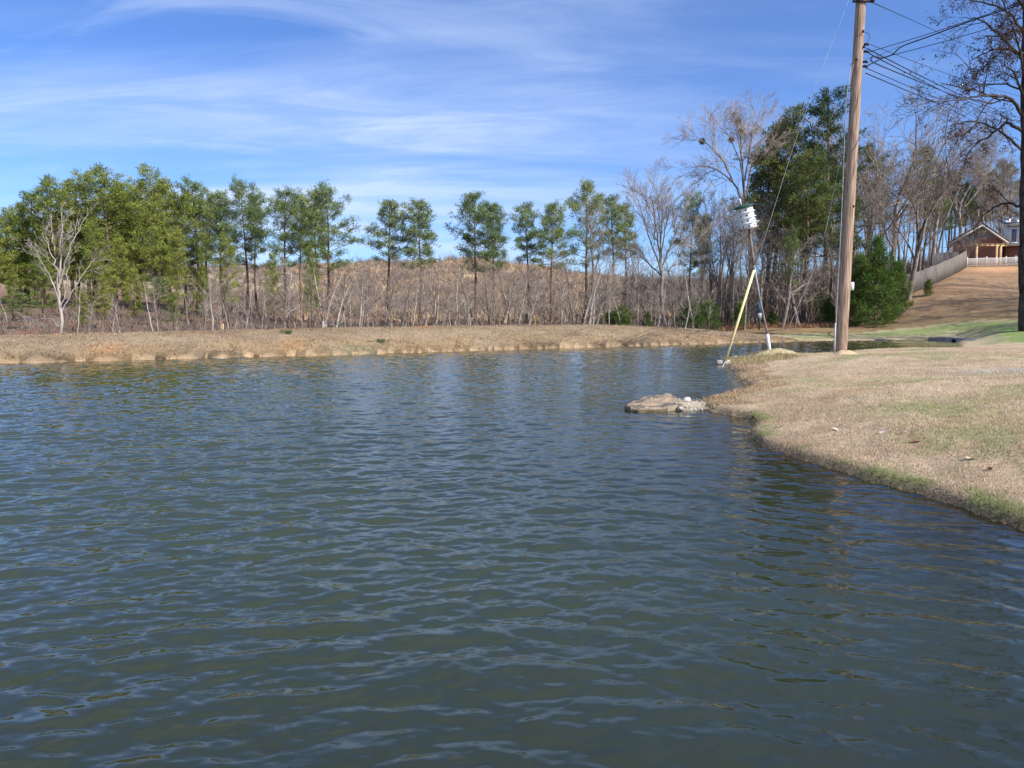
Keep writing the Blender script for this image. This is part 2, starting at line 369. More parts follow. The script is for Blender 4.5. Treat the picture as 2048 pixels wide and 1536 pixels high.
na = len(np.arange(-R(46), R(46), R(.14))) + len(np.arange(R(46), 2 * math.pi - R(46), R(2.0)))
Tc = np.stack([np.arange(na), (np.arange(na) + 1) % na, np.full(na, len(V) - 1)], 1)
gm, gnt, gb = newmat('ground')
a = gnt.nodes.new('ShaderNodeAttribute'); a.attribute_name = 'col'
tcn = gnt.nodes.new('ShaderNodeTexCoord')
n1 = gnt.nodes.new('ShaderNodeTexNoise'); n1.inputs['Scale'].default_value = 26; n1.inputs['Detail'].default_value = 8; n1.inputs['Roughness'].default_value = .7
n2 = gnt.nodes.new('ShaderNodeTexNoise'); n2.inputs['Scale'].default_value = 3.5; n2.inputs['Detail'].default_value = 8; n2.inputs['Roughness'].default_value = .7
for n_ in (n1, n2): gnt.links.new(tcn.outputs['Object'], n_.inputs['Vector'])
ad = gnt.nodes.new('ShaderNodeMath'); ad.operation = 'ADD'; gnt.links.new(n1.outputs[0], ad.inputs[0]); gnt.links.new(n2.outputs[0], ad.inputs[1])
mr = gnt.nodes.new('ShaderNodeMapRange'); gnt.links.new(ad.outputs[0], mr.inputs[0]); mr.inputs[1].default_value = .7; mr.inputs[2].default_value = 1.3; mr.inputs[3].default_value = .55; mr.inputs[4].default_value = 1.3
mx = gnt.nodes.new('ShaderNodeMix'); mx.data_type = 'RGBA'; mx.blend_type = 'MULTIPLY'; mx.inputs[0].default_value = 1
gnt.links.new(a.outputs['Color'], mx.inputs[6]); gnt.links.new(mr.outputs[0], mx.inputs[7]); gnt.links.new(mx.outputs[2], gb.inputs['Base Color'])
bp = gnt.nodes.new('ShaderNodeBump'); bp.inputs['Strength'].default_value = .8; bp.inputs['Distance'].default_value = .03
gnt.links.new(ad.outputs[0], bp.inputs['Height']); gnt.links.new(bp.outputs[0], gb.inputs['Normal'])
me = make_mesh('ground', V, Q, Tc, col); me.materials.append(gm)
go = bpy.data.objects.new('ground', me); C.objects.link(go); tag(go, kind='structure')
print('ground', len(V))

# ------------------------------------------------------------------ water
def ocean(Nn, Lt, lam_p, wind, seed, spread=4, lmin=.035, lmax=1.6):
    g = np.random.default_rng(seed)
    k1 = np.fft.fftfreq(Nn, Lt / Nn) * 2 * math.pi; KX, KY = np.meshgrid(k1, k1); K = np.hypot(KX, KY) + 1e-9
    kp = 2 * math.pi / lam_p
    S = np.exp(-1.25 * (kp / K) ** 2) * K ** -3.7
    S *= np.exp(-(K * lmin / (2 * math.pi)) ** 2) * (K > 2 * math.pi / lmax)
    cosw = (KX * math.cos(wind) + KY * math.sin(wind)) / K
    S *= np.abs(cosw) ** spread * .95 + .05
    A = np.sqrt(S) * (g.standard_normal((Nn, Nn)) + 1j * g.standard_normal((Nn, Nn))); A[0, 0] = 0
    hgt = np.fft.ifft2(A).real; sx = np.fft.ifft2(1j * KX * A).real; sy = np.fft.ifft2(1j * KY * A).real
    s = math.sqrt((sx ** 2 + sy ** 2).mean())
    dx = np.fft.ifft2(-1j * KX / K * A).real; dy = np.fft.ifft2(-1j * KY / K * A).real
    return hgt / s, dx / s, dy / s
def samp(tile, Lt, x, y):
    Nn = tile.shape[0]; fx = (x / Lt * Nn) % Nn; fy = (y / Lt * Nn) % Nn; ix = fx.astype(int) % Nn; iy = fy.astype(int) % Nn
    tx = fx - np.floor(fx); ty = fy - np.floor(fy); ix2 = (ix + 1) % Nn; iy2 = (iy + 1) % Nn
    return (tile[iy, ix] * (1 - tx) + tile[iy, ix2] * tx) * (1 - ty) + (tile[iy2, ix] * (1 - tx) + tile[iy2, ix2] * tx) * ty
x, y, Q = fan(R(.075), R(3.0), .5, 75, .0034)
d, _ = shore_dist(x, y)
keep = d < 1.2; fq = keep[Q].all(axis=1)
LA, LB = 13.7, 8.3
tA = ocean(1024, LA, .60, R(104), 5, 9, .08, 2.6); tD = ocean(1024, LA, .58, R(66), 15, 9, .08, 2.6); tB = ocean(1024, LB, .36, R(64), 8, 5, .05, 1.2)
gust = .50 + 1.0 * fbm(x * .09, y * .14, 7, 3)
lee = .42 + .58 * sm((-d) / 6.0); lw = np.maximum(1 - sm((x + 2.5) / 3.5), sm((y - 14) / 4)); lee = lee * (1 - lw) + np.maximum(lee, .85) * lw; ax_ = .155 * gust * lee * (1 + .1 * sm((y - 10) / 20)); bx_ = .078 * gust * lee
c_, s_ = math.cos(.35), math.sin(.35); xr, yr = x * c_ + y * s_, -x * s_ + y * c_
wt = sm((x - .10 * y + 1.5) / 3.5) * math.pi / 2; wa_, wd_ = np.cos(wt), np.sin(wt)
AA = [wa_ * samp(tA[q], LA, x, y) + wd_ * samp(tD[q], LA, x, y) for q in range(3)]
h_ = ax_ * AA[0] + bx_ * samp(tB[0], LB, xr, yr)
ch = 1.1
X2 = x + ch * ax_ * AA[1]; Y2 = y + ch * ax_ * AA[2]
V = np.stack([X2, Y2, h_], 1)
shal = np.exp(-np.clip(-d, 0, None) / 2.4) * (1 - sm((y - 13) / 5)) * .88 + np.exp(-np.clip(-d, 0, None) / .35) * sm((y - 13) / 5) * .5
used = np.zeros(len(V), dtype=bool); used[Q[fq].ravel()] = True
remap = np.cumsum(used) - 1
V = V[used]; Qw = remap[Q[fq]]; shw = shal[used]
wm, wnt, wb = newmat('water')
wb.inputs['Base Color'].default_value = (.036, .047, .025, 1); wb.inputs['Roughness'].default_value = .9; wb.inputs['Specular IOR Level'].default_value = 0
gl = wnt.nodes.new('ShaderNodeBsdfGlossy'); gl.inputs['Roughness'].default_value = .03; gl.inputs['Color'].default_value = (1, .98, .94, 1)
trn = wnt.nodes.new('ShaderNodeBsdfTransparent'); trn.inputs[0].default_value = (.80, .72, .5, 1)
at = wnt.nodes.new('ShaderNodeAttribute'); at.attribute_name = 'col'
m1 = wnt.nodes.new('ShaderNodeMixShader'); wnt.links.new(at.outputs['Fac'], m1.inputs[0]); wnt.links.new(wb.outputs[0], m1.inputs[1]); wnt.links.new(trn.outputs[0], m1.inputs[2])
fr = wnt.nodes.new('ShaderNodeFresnel'); fr.inputs[0].default_value = 1.50
m2 = wnt.nodes.new('ShaderNodeMixShader'); wnt.links.new(fr.outputs[0], m2.inputs[0]); wnt.links.new(m1.outputs[0], m2.inputs[1]); wnt.links.new(gl.outputs[0], m2.inputs[2])
wnt.links.new(m2.outputs[0], wnt.nodes['Material Output'].inputs[0])
wtc = wnt.nodes.new('ShaderNodeTexCoord'); wmp = wnt.nodes.new('ShaderNodeMapping'); wmp.inputs['Scale'].default_value = (.55, 1.3, 1)
wmp.inputs['Rotation'].default_value = (0, 0, R(-12)); wnt.links.new(wtc.outputs['Object'], wmp.inputs[0])
wnz = wnt.nodes.new('ShaderNodeTexNoise'); wnz.inputs['Scale'].default_value = 16; wnz.inputs['Detail'].default_value = 4; wnt.links.new(wmp.outputs[0], wnz.inputs['Vector'])
wbp = wnt.nodes.new('ShaderNodeBump'); wbp.inputs['Strength'].default_value = .14; wbp.inputs['Distance'].default_value = .012
wnt.links.new(wnz.outputs[0], wbp.inputs['Height'])
for n_ in (gl, fr): wnt.links.new(wbp.outputs[0], n_.inputs['Normal'])
me = make_mesh('water', V, Qw, None, np.repeat(shw[:, None], 3, 1)); me.materials.append(wm)
wo = bpy.data.objects.new('water', me); C.objects.link(wo); tag(wo, kind='structure')
print('water', len(V))

# ------------------------------------------------------------------ short dead turf: many blades, one object per stretch
def blades(name, xs, ys, hmin, hmax, wmin, wmax, tintf=None, lean=.7, label=None):
    z, d, isd = terrain(xs, ys)
    ok = d > .01; xs, ys, z, d, isd = xs[ok], ys[ok], z[ok], d[ok], isd[ok]
    n = len(xs); col = ground_color(xs, ys, np.maximum(d, .05), isd) * rng.uniform(.65, 1.4, (n, 1)) * 1.33 * np.where(rng.random((n, 1)) < .13, .38, 1.0)
    if tintf: col = tintf(xs, ys, d, isd, col)
    hh = rng.uniform(hmin, hmax, n) * (.6 + .8 * fbm(xs * 2.5, ys * 2.5, 13, 3)); ww = rng.uniform(wmin, wmax, n)
    a = rng.uniform(0, 2 * math.pi, n); b = rng.uniform(0, 2 * math.pi, n); ln = rng.uniform(.1, lean, n) * hh * 1.6
    Vb = np.zeros((n, 3, 3))
    Vb[:, 0] = np.stack([xs - np.cos(a) * ww, ys - np.sin(a) * ww, z - .01], 1)
    Vb[:, 1] = np.stack([xs + np.cos(a) * ww, ys + np.sin(a) * ww, z - .01], 1)
    Vb[:, 2] = np.stack([xs + np.cos(b) * ln, ys + np.sin(b) * ln, z + hh * rng.uniform(.4, 1, n)], 1)
    me = make_mesh(name, Vb.reshape(-1, 3), None, np.arange(3 * n).reshape(-1, 3), np.repeat(np.clip(col, 0, .9), 3, 0), smooth=False)
    me.materials.append(M['blade']); o = bpy.data.objects.new(name, me); C.objects.link(o); tag(o, label, 'grass', kind='stuff')
    print(name, n)
def polar_pts(n, r0, r1, t0, t1, k=1.0):
    u = rng.uniform(0, 1, n)
    r = (r0 ** (2 - k) + u * (r1 ** (2 - k) - r0 ** (2 - k))) ** (1 / (2 - k)) if k != 2 else r0 * (r1 / r0) ** u
    t = rng.uniform(t0, t1, n); return np.sin(t) * r, np.cos(t) * r
x1, y1 = polar_pts(520000, 4.5, 34, R(12), R(44), 1.55)
x2, y2 = polar_pts(60000, 2, 12, R(40), R(70), 1.2)
blades('lawn_grass', np.append(x1, x2), np.append(y1, y2), .012, .038, .0025, .006, label='short dead straw lawn grass with green tinges on the near right bank')
x1, y1 = polar_pts(260000, 22, 52, R(-44), R(26), 1.0)
d_, i_ = shore_dist(x1, y1); k_ = (d_ > 0) & (d_ < 9) & (i_ < NFAR + 1)
x1, y1, d_ = x1[k_], y1[k_], d_[k_]
blades('bank_grass', x1, y1, .03, .085, .008, .022, label='dry tan grass covering the long far dam bank')
x1, y1 = polar_pts(90000, 22, 52, R(-44), R(26), 1.0)
d_, i_ = shore_dist(x1, y1); k_ = (d_ > 0) & (d_ < 1.6) & (i_ < NFAR + 1) & (fbm(x1 * .8, y1 * .8, 31, 3) > .42)
blades('waterside_grass', x1[k_], y1[k_], .06, .20, .008, .02, lean=1.0, label='taller rusty grass tufts along the foot of the far dam bank')

# ------------------------------------------------------------------ trees
def nrm(v): return v / (np.linalg.norm(v) + 1e-9)
def wander(p, dr, ln, n, wob, up, g):
    pts = [np.array(p, float)]; dr = nrm(np.array(dr, float))
    for i in range(n):
        dr = nrm(dr + g.normal(0, wob, 3) + np.array([0, 0, up])); pts.append(pts[-1] + dr * ln / n)
    return np.array(pts), dr
def perp(dr, g):
    v = g.normal(0, 1, 3); v -= v.dot(dr) * dr; return nrm(v)
class Tree:
    def __init__(s, seed): s.g = np.random.default_rng(seed); s.tr = MB(); s.tw = MB(); s.tips = []
    def put(s, pts, r0, r1, lvl, lim=2):
        rr = np.linspace(r0, r1, len(pts))
        if lvl < lim: s.tr.tube(pts, rr, 7 if lvl == 0 else 5, cap=False)
        else: s.tw.tube(pts, rr, 3, cap=False)
    def sub(s, pts, r0, r1, ln, lvl, maxl, spec, lim=2):
        """children along a branch"""
        g = s.g; nch, rat, ang, wob, up, tmin, rmin = spec
        k = max(2, int(nch * (1 if lvl < 2 else .8) * g.uniform(.8, 1.25)))
        for i in range(k):
            t = tmin + (1 - tmin) * (i + g.uniform(0, 1)) / k if lvl < maxl else g.uniform(.25, 1)
            f = t * (len(pts) - 1); a = min(int(f), len(pts) - 2); p = pts[a] + (pts[a + 1] - pts[a]) * (f - a)
            dr = nrm(pts[a + 1] - pts[a]); an = ang * g.uniform(.65, 1.35)
            cd = nrm(dr * math.cos(an) + perp(dr, g) * math.sin(an))
            rp = r0 + (r1 - r0) * t; cl = ln * rat * g.uniform(.7, 1.2) * (1.15 - .45 * t)
            cr = max(rmin, min(rp * .62, rp * .3 + cl * .012)); ce = max(rmin * .7, cr * .35)
            cpt, _ = wander(p, cd, cl, 4 if lvl < 2 else 3, wob, up, g)
            s.put(cpt, cr, ce, lvl + 1, lim)
            if lvl + 1 < maxl: s.sub(cpt, cr, ce, cl, lvl + 1, maxl, (nch, rat, ang, wob, up, .2, rmin), lim)
            else: s.tips.append(cpt[-1])
def bare(seed, H, r, fork=.4, leaders=4, spread=.5, nch=6, maxl=4, wob=.16, up=.06, rmin=.011, ang=.75, rat=.5, lean=.03):
    t = Tree(seed); g = t.g
    tp, dr = wander((0, 0, -.3), (g.normal(0, lean), g.normal(0, lean), 1), H * fork + .3, 6, .05, .02, g)
    t.put(tp, r * 1.1, r * .72, 0)
    a0 = g.uniform(0, 6.28)
    for i in range(leaders):
        a = a0 + i * 6.28 / leaders + g.normal(0, .3); sp = spread * g.uniform(.5, 1.3) * (0.25 if i == 0 else 1)
        cd = (math.sin(sp) * math.cos(a), math.sin(sp) * math.sin(a), math.cos(sp)); ln = H * (1 - fork) * g.uniform(.8, 1.0) / max(.6, math.cos(sp * .8))
        st = tp[-1] if i < 2 else tp[-1 - min(i // 2, 2)]
        lp, _ = wander(st, cd, ln, 8, wob * .6, up, g); lr = r * (.62 if i == 0 else .42)
        t.put(lp, lr, rmin * 1.3, 1)
        t.sub(lp, lr, rmin * 1.3, ln * .8, 1, maxl, (nch + 2, rat, ang, wob, up, .18, rmin))
    if fork > .45:
        for i in range(int(5 * fork)):      # low dead laterals on the trunk
            k = g.integers(2, len(tp)); a = g.uniform(0, 6.28); l = H * g.uniform(.06, .16)
            lp, _ = wander(tp[k], (math.cos(a), math.sin(a), .3), l, 4, .2, .03, g); t.put(lp, r * .2, rmin, 2)
            t.sub(lp, r * .2, rmin, l, 3, 4, (4, .5, .7, .2, .03, .3, rmin))
    return t
def sapling(seed, H, r, nb=14, maxl=3, rmin=.009, lean=.08, up=.10):
    t = Tree(seed); g = t.g
    tp, dr = wander((0, 0, -.3), (g.normal(0, lean), g.normal(0, lean), 1), H, 9, .06, .03, g); t.put(tp, r, rmin * 1.2, 0)
    t.sub(tp, r, rmin * 1.2, H * .55, 1, maxl, (nb, .5, .8, .13, up, .25, rmin), lim=2)
    return t
def clumps(cent, outd, g, size, npt, wid, col1, col2, upb=.35):
    """needle tufts: thin blades radiating from each clump centre"""
    n = len(cent); K = npt
    cen = np.repeat(cent, K, 0); od = np.repeat(outd, K, 0)
    dv = g.normal(0, 1, (n * K, 3)) + od * .55; dv[:, 2] += upb; dv /= np.linalg.norm(dv, axis=1)[:, None]
    ln = g.uniform(.45, 1.0, n * K) * size; sd_ = g.normal(0, 1, (n * K, 3)); sd_ -= (sd_ * dv).sum(1)[:, None] * dv; sd_ /= np.linalg.norm(sd_, axis=1)[:, None]
    b0 = cen + dv * (ln * .15)[:, None] + g.normal(0, size * .18, (n * K, 3)); ww = wid * g.uniform(.7, 1.3, n * K)
    m = b0 + dv * (ln * .55)[:, None]
    Vv = np.stack([b0, m - sd_ * ww[:, None], b0 + dv * ln[:, None], m + sd_ * ww[:, None]], 1).reshape(-1, 3)
    t = np.repeat(g.uniform(0, 1, n), K)[:, None] * .75 + g.uniform(0, .25, (n * K, 1)); c = np.asarray(col1) * (1 - t) + np.asarray(col2) * t
    c = np.repeat(c, 4, 0)
    return Vv, np.arange(4 * n * K).reshape(-1, 4), c
def pine(seed, H, r, c0=.45, wid=2.6, nb=46, clus=9, csz=.34, npt=13, bw=.032, layered=False, top=.75, col1=(.050, .085, .018), col2=(.165, .215, .050), shape='round', twin=False, droop=0.0, dead=6):
    g = np.random.default_rng(seed); tr = MB(); cr = MB()
    leaders = []
    tp, _ = wander((0, 0, -.4), (g.normal(0, .02), g.normal(0, .02), 1), H, 12, .03, .02, g); tp = tp - (tp[-1] * [1, 1, 0])[None, :] * np.linspace(0, 1, 13)[:, None]; leaders.append((tp, r, c0, nb))
    tr.tube(tp, np.linspace(r, r * .16, len(tp)), 7, cap=False)
    cents = []; outs = []
    for tp, r_, c0_, nb_ in leaders:
        for i in range(nb_):
            t = c0_ + (1 - c0_) * ((i + g.uniform(0, 1)) / nb_) ** (.95)
            if layered: t = c0_ + (1 - c0_) * (math.floor((t - c0_) / (1 - c0_) * 11) + g.uniform(0, .22)) / 11
            t = min(t, .995); f = t * (len(tp) - 1); a = min(int(f), len(tp) - 2); p = tp[a] + (tp[a + 1] - tp[a]) * (f - a)
            s = (t - c0_) / (1 - c0_)
            if shape == 'round': prof = (math.sin(math.pi * (s * .68 + .2)) ** .75) * (1 - .18 * s)
            elif shape == 'cone': prof = (1 - s) ** .85 + .06
            elif layered: prof = (1 - s) ** .8 * .62 + .36
            else: prof = (1 - s ** 2.4) * .75 + .22
            bl = wid * prof * g.uniform(.6, 1.18)
            a_ = i * 2.4 + g.normal(0, .35); el = (-.02 - droop + s * .95) + g.normal(0, .12)
            if layered: el = .05 + .25 * s + g.normal(0, .08)
            bd = (math.cos(a_) * math.cos(el), math.sin(a_) * math.cos(el), math.sin(el))
            bp_, bdr = wander(p, bd, bl, 5, .11, .07, g); br = max(.018, r * .28 * (1 - s * .7) * (bl / wid) ** .5)
            tr.tube(bp_, np.linspace(br, br * .35, 6), 4, cap=False)
            nc = max(3, int(clus * (bl / wid) * g.uniform(.8, 1.2)))
            for c in range(nc):
                q = .38 + .62 * (c + g.uniform(0, 1)) / nc; f2 = q * 5; b_ = min(int(f2), 4); pp = bp_[b_] + (bp_[b_ + 1] - bp_[b_]) * (f2 - b_)
                off = g.normal(0, .15 * bl * (1.1 - q * .4), 3) * np.array([1, 1, .6]); off[2] = abs(off[2]) * .9
                e = pp + off
                if c % 2 == 0: tr.tube(np.array([pp - (bp_[b_ + 1] - bp_[b_]) * .4, e]), [.016, .009], 3, cap=False)
                cents.append(e); outs.append(nrm(np.array(bdr) + off * .4))
        cents.append(tp[-1]); outs.append(np.array([0, 0, 1.]))
    for i in range(dead):       # bare dead stubs below the crown
        t = g.uniform(c0 * .5, c0); f = t * 12; a = min(int(f), 11); a_ = g.uniform(0, 6.28); l = wid * g.uniform(.15, .5)
        bp_, _ = wander(tp[a], (math.cos(a_), math.sin(a_), .05), l, 4, .15, 0, g); tr.tube(bp_, np.linspace(.03, .01, 5), 3, cap=False)
    Vv, Qq, cc = clumps(np.array(cents), np.array(outs), g, csz, npt, bw, col1, col2); cr.add(Vv, Qq, col=cc)
    return tr, cr

PROTO = {}
def proto_tree(key, name, trm, crm, bark, leaf, colored):
    PROTO[key] = (name, trm.mesh('trunk'), crm.mesh('crown', smooth=False, col=colored)); PROTO[key][1].materials.append(bark); PROTO[key][2].materials.append(leaf)
HT = {}
YG = ((.045, .075, .014), (.40, .45, .095)); BG = ((.05, .085, .025), (.36, .43, .15)); DG = ((.022, .042, .014), (.13, .18, .055))
for i in range(4):
    H = 13 + i * .5; HT['high%d' % i] = H
    proto_tree('high%d' % i, 'pine_tree', *pine(100 + i, H, .17, c0=(.52, .46, .56, .42)[i], wid=(2.5, 2.8, 2.1, 3.1)[i], nb=(42, 40, 34, 38)[i], clus=(19, 18, 17, 20)[i], csz=.44, npt=19, bw=.022, col1=BG[0], col2=BG[1]), M['pine_bark'], M['needle'], True)
for i in range(4):
    H = 14; HT['full%d' % i] = H
    proto_tree('full%d' % i, 'pine_tree', *pine(200 + i, H, .2, c0=(.22, .3, .26, .18)[i], wid=(3.1, 2.8, 3.3, 2.7)[i], nb=64, clus=16, csz=.44, npt=17, bw=.026, shape=('round', 'dome', 'round', 'cone')[i], col1=YG[0], col2=YG[1]), M['pine_bark'], M['needle'], True)
HT['layer'] = 20; proto_tree('layer', 'pine_tree', *pine(301, 20, .26, c0=.30, wid=3.6, nb=64, clus=17, csz=.55, npt=20, bw=.03, layered=True, shape='dome', col1=DG[0], col2=DG[1], dead=12), M['pine_bark'], M['needle'], True)
for i in range(2):
    HT['dark%d' % i] = 17; proto_tree('dark%d' % i, 'pine_tree', *pine(310 + i, 17, .23, c0=(.42, .5)[i], wid=(4.2, 3.6)[i], nb=44, clus=16, csz=.55, npt=20, bw=.03, shape='dome', col1=DG[0], col2=(.24, .27, .072), dead=14), M['pine_bark'], M['needle'], True)
for i in range(2):
    HT['young%d' % i] = 6; proto_tree('young%d' % i, 'young_pine', *pine(330 + i, 6, .11, c0=.03, wid=2.3, nb=84, clus=15, csz=.46, npt=16, bw=.020, shape=('cone', 'round')[i], col1=(.030, .062, .012), col2=(.19, .29, .055), dead=0), M['pine_bark'], M['needle'], True)
for i in range(5):
    H = 14; HT['bare%d' % i] = H
    t = bare(400 + i, H, (.2, .16, .22, .15, .2)[i], fork=(.3, .5, .26, .45, .36)[i], leaders=(5, 3, 6, 4, 5)[i], spread=(.55, .35, .7, .4, .5)[i], nch=(6, 6, 6, 5, 6)[i], maxl=4)
    proto_tree('bare%d' % i, 'bare_tree', t.tr, t.tw, M['grey_bark'], M['twig'], False)
for i in range(3):
    H = 19; HT['oak%d' % i] = H
    t = bare(440 + i, H, (.30, .26, .24)[i], fork=(.32, .45, .4)[i], leaders=(6, 5, 5)[i], spread=(.62, .5, .55)[i], nch=6, maxl=4, wob=.22, rmin=.014)
    proto_tree('oak%d' % i, 'bare_tree', t.tr, t.tw, M['grey_bark'], M['twig'], False)
for i in range(7):
    H = 6; HT['sap%d' % i] = H
    t = sapling(500 + i, H, (.085, .10, .075, .085, .10, .075, .08)[i], nb=(11, 13, 8, 10, 14, 9, 12)[i], lean=(.04, .1, .05, .2, .08, .03, .12)[i])
    proto_tree('sap%d' % i, 'sapling', t.tr, t.tw, M['grey_bark'], M['twig'], False)
for i in range(3):
    H = 15; HT['pole%d' % i] = H
    t = bare(540 + i, H, .13, fork=.62, leaders=3, spread=.3, nch=5, maxl=4)
    proto_tree('pole%d' % i, 'bare_tree', t.tr, t.tw, M['grey_bark'], M['twig'], False)
print('protos done', {k: len(v[2].polygons) for k, v in PROTO.items()})
def place(key, u, vtop, D, label, cat, group, rz=None, wscale=1.0, vbase=None, name=None, lean=0.0, bark=None):
    x, y, zt = P(u, vtop, D); zb = gz(x, y); s = (zt - zb) / (HT[key] * .97)
    nm, tm, cm = PROTO[key]
    o = empty(name or nm, (x, y, zb), random.uniform(0, 6.28) if rz is None else rz); o.scale = (s * wscale, s * wscale, s)
    o.rotation_euler[1] = lean
    tag(o, label, cat, group)
    for pn, me in (('trunk', tm), ('crown', cm)):
        c = bpy.data.objects.new(pn, me); C.objects.link(c); c.parent = o
        if bark and pn == 'trunk': c.material_slots[0].link = 'OBJECT'; c.material_slots[0].material = bark
    return o
GP = 'pines behind the dam'
pl = lambda *a, **k: place(*a, **k)
ORD = ['first', 'second', 'third', 'fourth', 'fifth', 'sixth', 'seventh', 'eighth', 'ninth', 'tenth', 'eleventh', 'twelfth', 'thirteenth', 'fourteenth', 'fifteenth', 'sixteenth', 'seventeenth', 'eighteenth', 'nineteenth', 'twentieth'] + [a + '-' + b for a in ('twenty', 'thirty') for b in ('first', 'second', 'third', 'fourth', 'fifth', 'sixth', 'seventh', 'eighth', 'ninth')]
ORD.insert(29, 'thirtieth')
ordn = ['first', 'second', 'third', 'fourth', 'fifth', 'sixth', 'seventh', 'eighth', 'ninth', 'tenth', 'eleventh', 'twelfth', 'thirteenth', 'fourteenth', 'fifteenth', 'sixteenth', 'seventeenth', 'eighteenth']
# stand-alone tall pines with open crowns, one line each
for key, u, vt, D, lab, ws in (
    ('high1', 440, 398, 74, 'tall green pine at the right end of the dense stand, left of its twin tops', 1.1),
    ('high3', 482, 378, 72, 'tallest pine at the right shoulder of the dense left stand', 1.05),
    ('high2', 512, 400, 76, 'slim pine just left of the first sky gap', 1.0),
    ('high1', 571, 393, 70, 'green pine with full rounded crown, just right of the first sky gap', 1.15),
    ('high2', 601, 402, 78, 'narrow pine half hidden behind the rounded pine right of the first sky gap', 1.0),
    ('high3', 652, 389, 68, 'open wide-armed pine whose lowest limb reaches right into the wide sky gap', 1.25),
    ('high0', 628, 398, 74, 'pine sharing a crown with the wide-armed pine, on its left', .9),
    ('high2', 780, 412, 70, 'ragged pine with layered limbs left of the middle pair', 1.35),
    ('high0', 838, 415, 70, 'rounded airy pine, right one of the pair right of the wide sky gap', 1.1),
    ('high1', 948, 401, 70, 'taller left pine of the close pair above the tan hilltop', 1.15),
    ('high0', 985, 421, 67, 'shorter right pine of the close pair above the tan hilltop', 1.0),
    ('high2', 1050, 417, 72, 'small round-topped pine standing alone just right of the close pair', 1.1),
    ('high0', 1104, 421, 70, 'pine with lopsided flat-bottomed crown between the round-topped pine and the tall dark one', 1.05),
    ('high1', 1173, 381, 72, 'tallest pine of the middle row, rising behind a grey leafless tree', 1.0),
    ('high2', 1222, 402, 74, 'slim pine right of the tallest middle pine', 1.0),
    ('high2', 1249, 418, 78, 'thin-crowned pine between the slim pine and the big spreading bare tree', .9),
    ('high3', 1388, 404, 74, 'olive pine with tufted top seen through the bare tree right of centre', .95),
    ('high1', 1408, 440, 90, 'smaller olive pine behind the tufted one right of centre', .9),
    ('full1', 620, 494, 58, 'short bushy pine with dark low foliage in front of the wide-armed pine', .62),
    ('full0', 545, 516, 62, 'small bushy pine beneath the first sky gap', .75)):
    pl(key, u, vt, D, lab, 'pine tree', GP, wscale=ws)
# the dense stand on the left
dense = [(-60, 430, 80, 'full0'), (-20, 432, 78, 'full1'), (12, 428, 80, 'full2'), (40, 415, 84, 'full1'), (62, 398, 82, 'full0'), (102, 372, 80, 'full2'), (135, 368, 84, 'full1'), (168, 358, 82, 'full0'), (208, 353, 80, 'full2'),
         (240, 372, 84, 'full1'), (268, 380, 86, 'full0'), (300, 356, 80, 'full2'), (330, 374, 84, 'full1'), (362, 400, 78, 'full0'), (384, 377, 80, 'high3'), (414, 410, 82, 'high1')]
for i, (u, v, D, k) in enumerate(dense):
    pl(k, u, v, D, ('%s pine from the left edge among the tall crowns of the dense stand' % ordn[max(i - 2, 0)]) if i > 1 else ('dense pine cut by the left edge of the picture', 'dense pine whose right half shows at the left edge of the picture')[i], 'pine tree', GP, wscale=random.uniform(1.05, 1.4))
front = [(40, 590, 54, 'high3', 'low leafy young pine left of the foot of the dead pale tree', 1.9), (160, 585, 54, 'full0', 'low pine just right of the dead pale trunk', 1.1), (345, 590, 56, 'full2', 'low pine with bright tufts above the dam, below the olive-tinged pine', 1.1), (20, 530, 62, 'full3', 'yellow-green low pine at far left in front of the stand', 1.1), (78, 500, 60, 'full0', 'yellow-green bushy pine just left behind the dead pale tree', .9), (185, 458, 66, 'full2', 'rounded mid-height pine right behind the dead pale tree', .85),
         (238, 476, 64, 'full1', 'mid-height bright pine in the front of the dense stand', .8), (304, 418, 68, 'full0', 'olive-tinged cone-topped pine in the front of the dense stand', .85), (352, 470, 66, 'full2', 'mid-height pine right of the olive-tinged one', .8),
         (268, 545, 58, 'full0', 'low spreading pine near the dam, below the olive-tinged pine', .8), (205, 555, 56, 'full1', 'low pine with bright drooping sprays right of the dead pale tree', .9), (318, 560, 60, 'high0', 'thin low pine with light tufts above the dam', 1.3), (400, 500, 66, 'full3', 'dark narrow pine in the front of the stand near its right end', .7),
         (450, 480, 66, 'full2', 'mid-height pine at the right shoulder of the stand', .65)]
for u, v, D, k, lab, ws in front: pl(k, u, v, D, lab, 'pine tree', GP, wscale=ws * 1.15)
for i in range(12):     # deeper rows that close the stand
    u = -40 + i * 32 + random.uniform(-8, 8); v = np.interp(u, [-40, 60, 110, 300, 400], [445, 420, 395, 385, 415]) + random.uniform(0, 45)
    pl('full%d' % (i % 4), u, v, 92 + random.uniform(0, 8), '%s from left of the shaded back-row pines in the dense left stand' % ORD[i], 'pine tree', 'back row pines of the left stand', wscale=1.5)
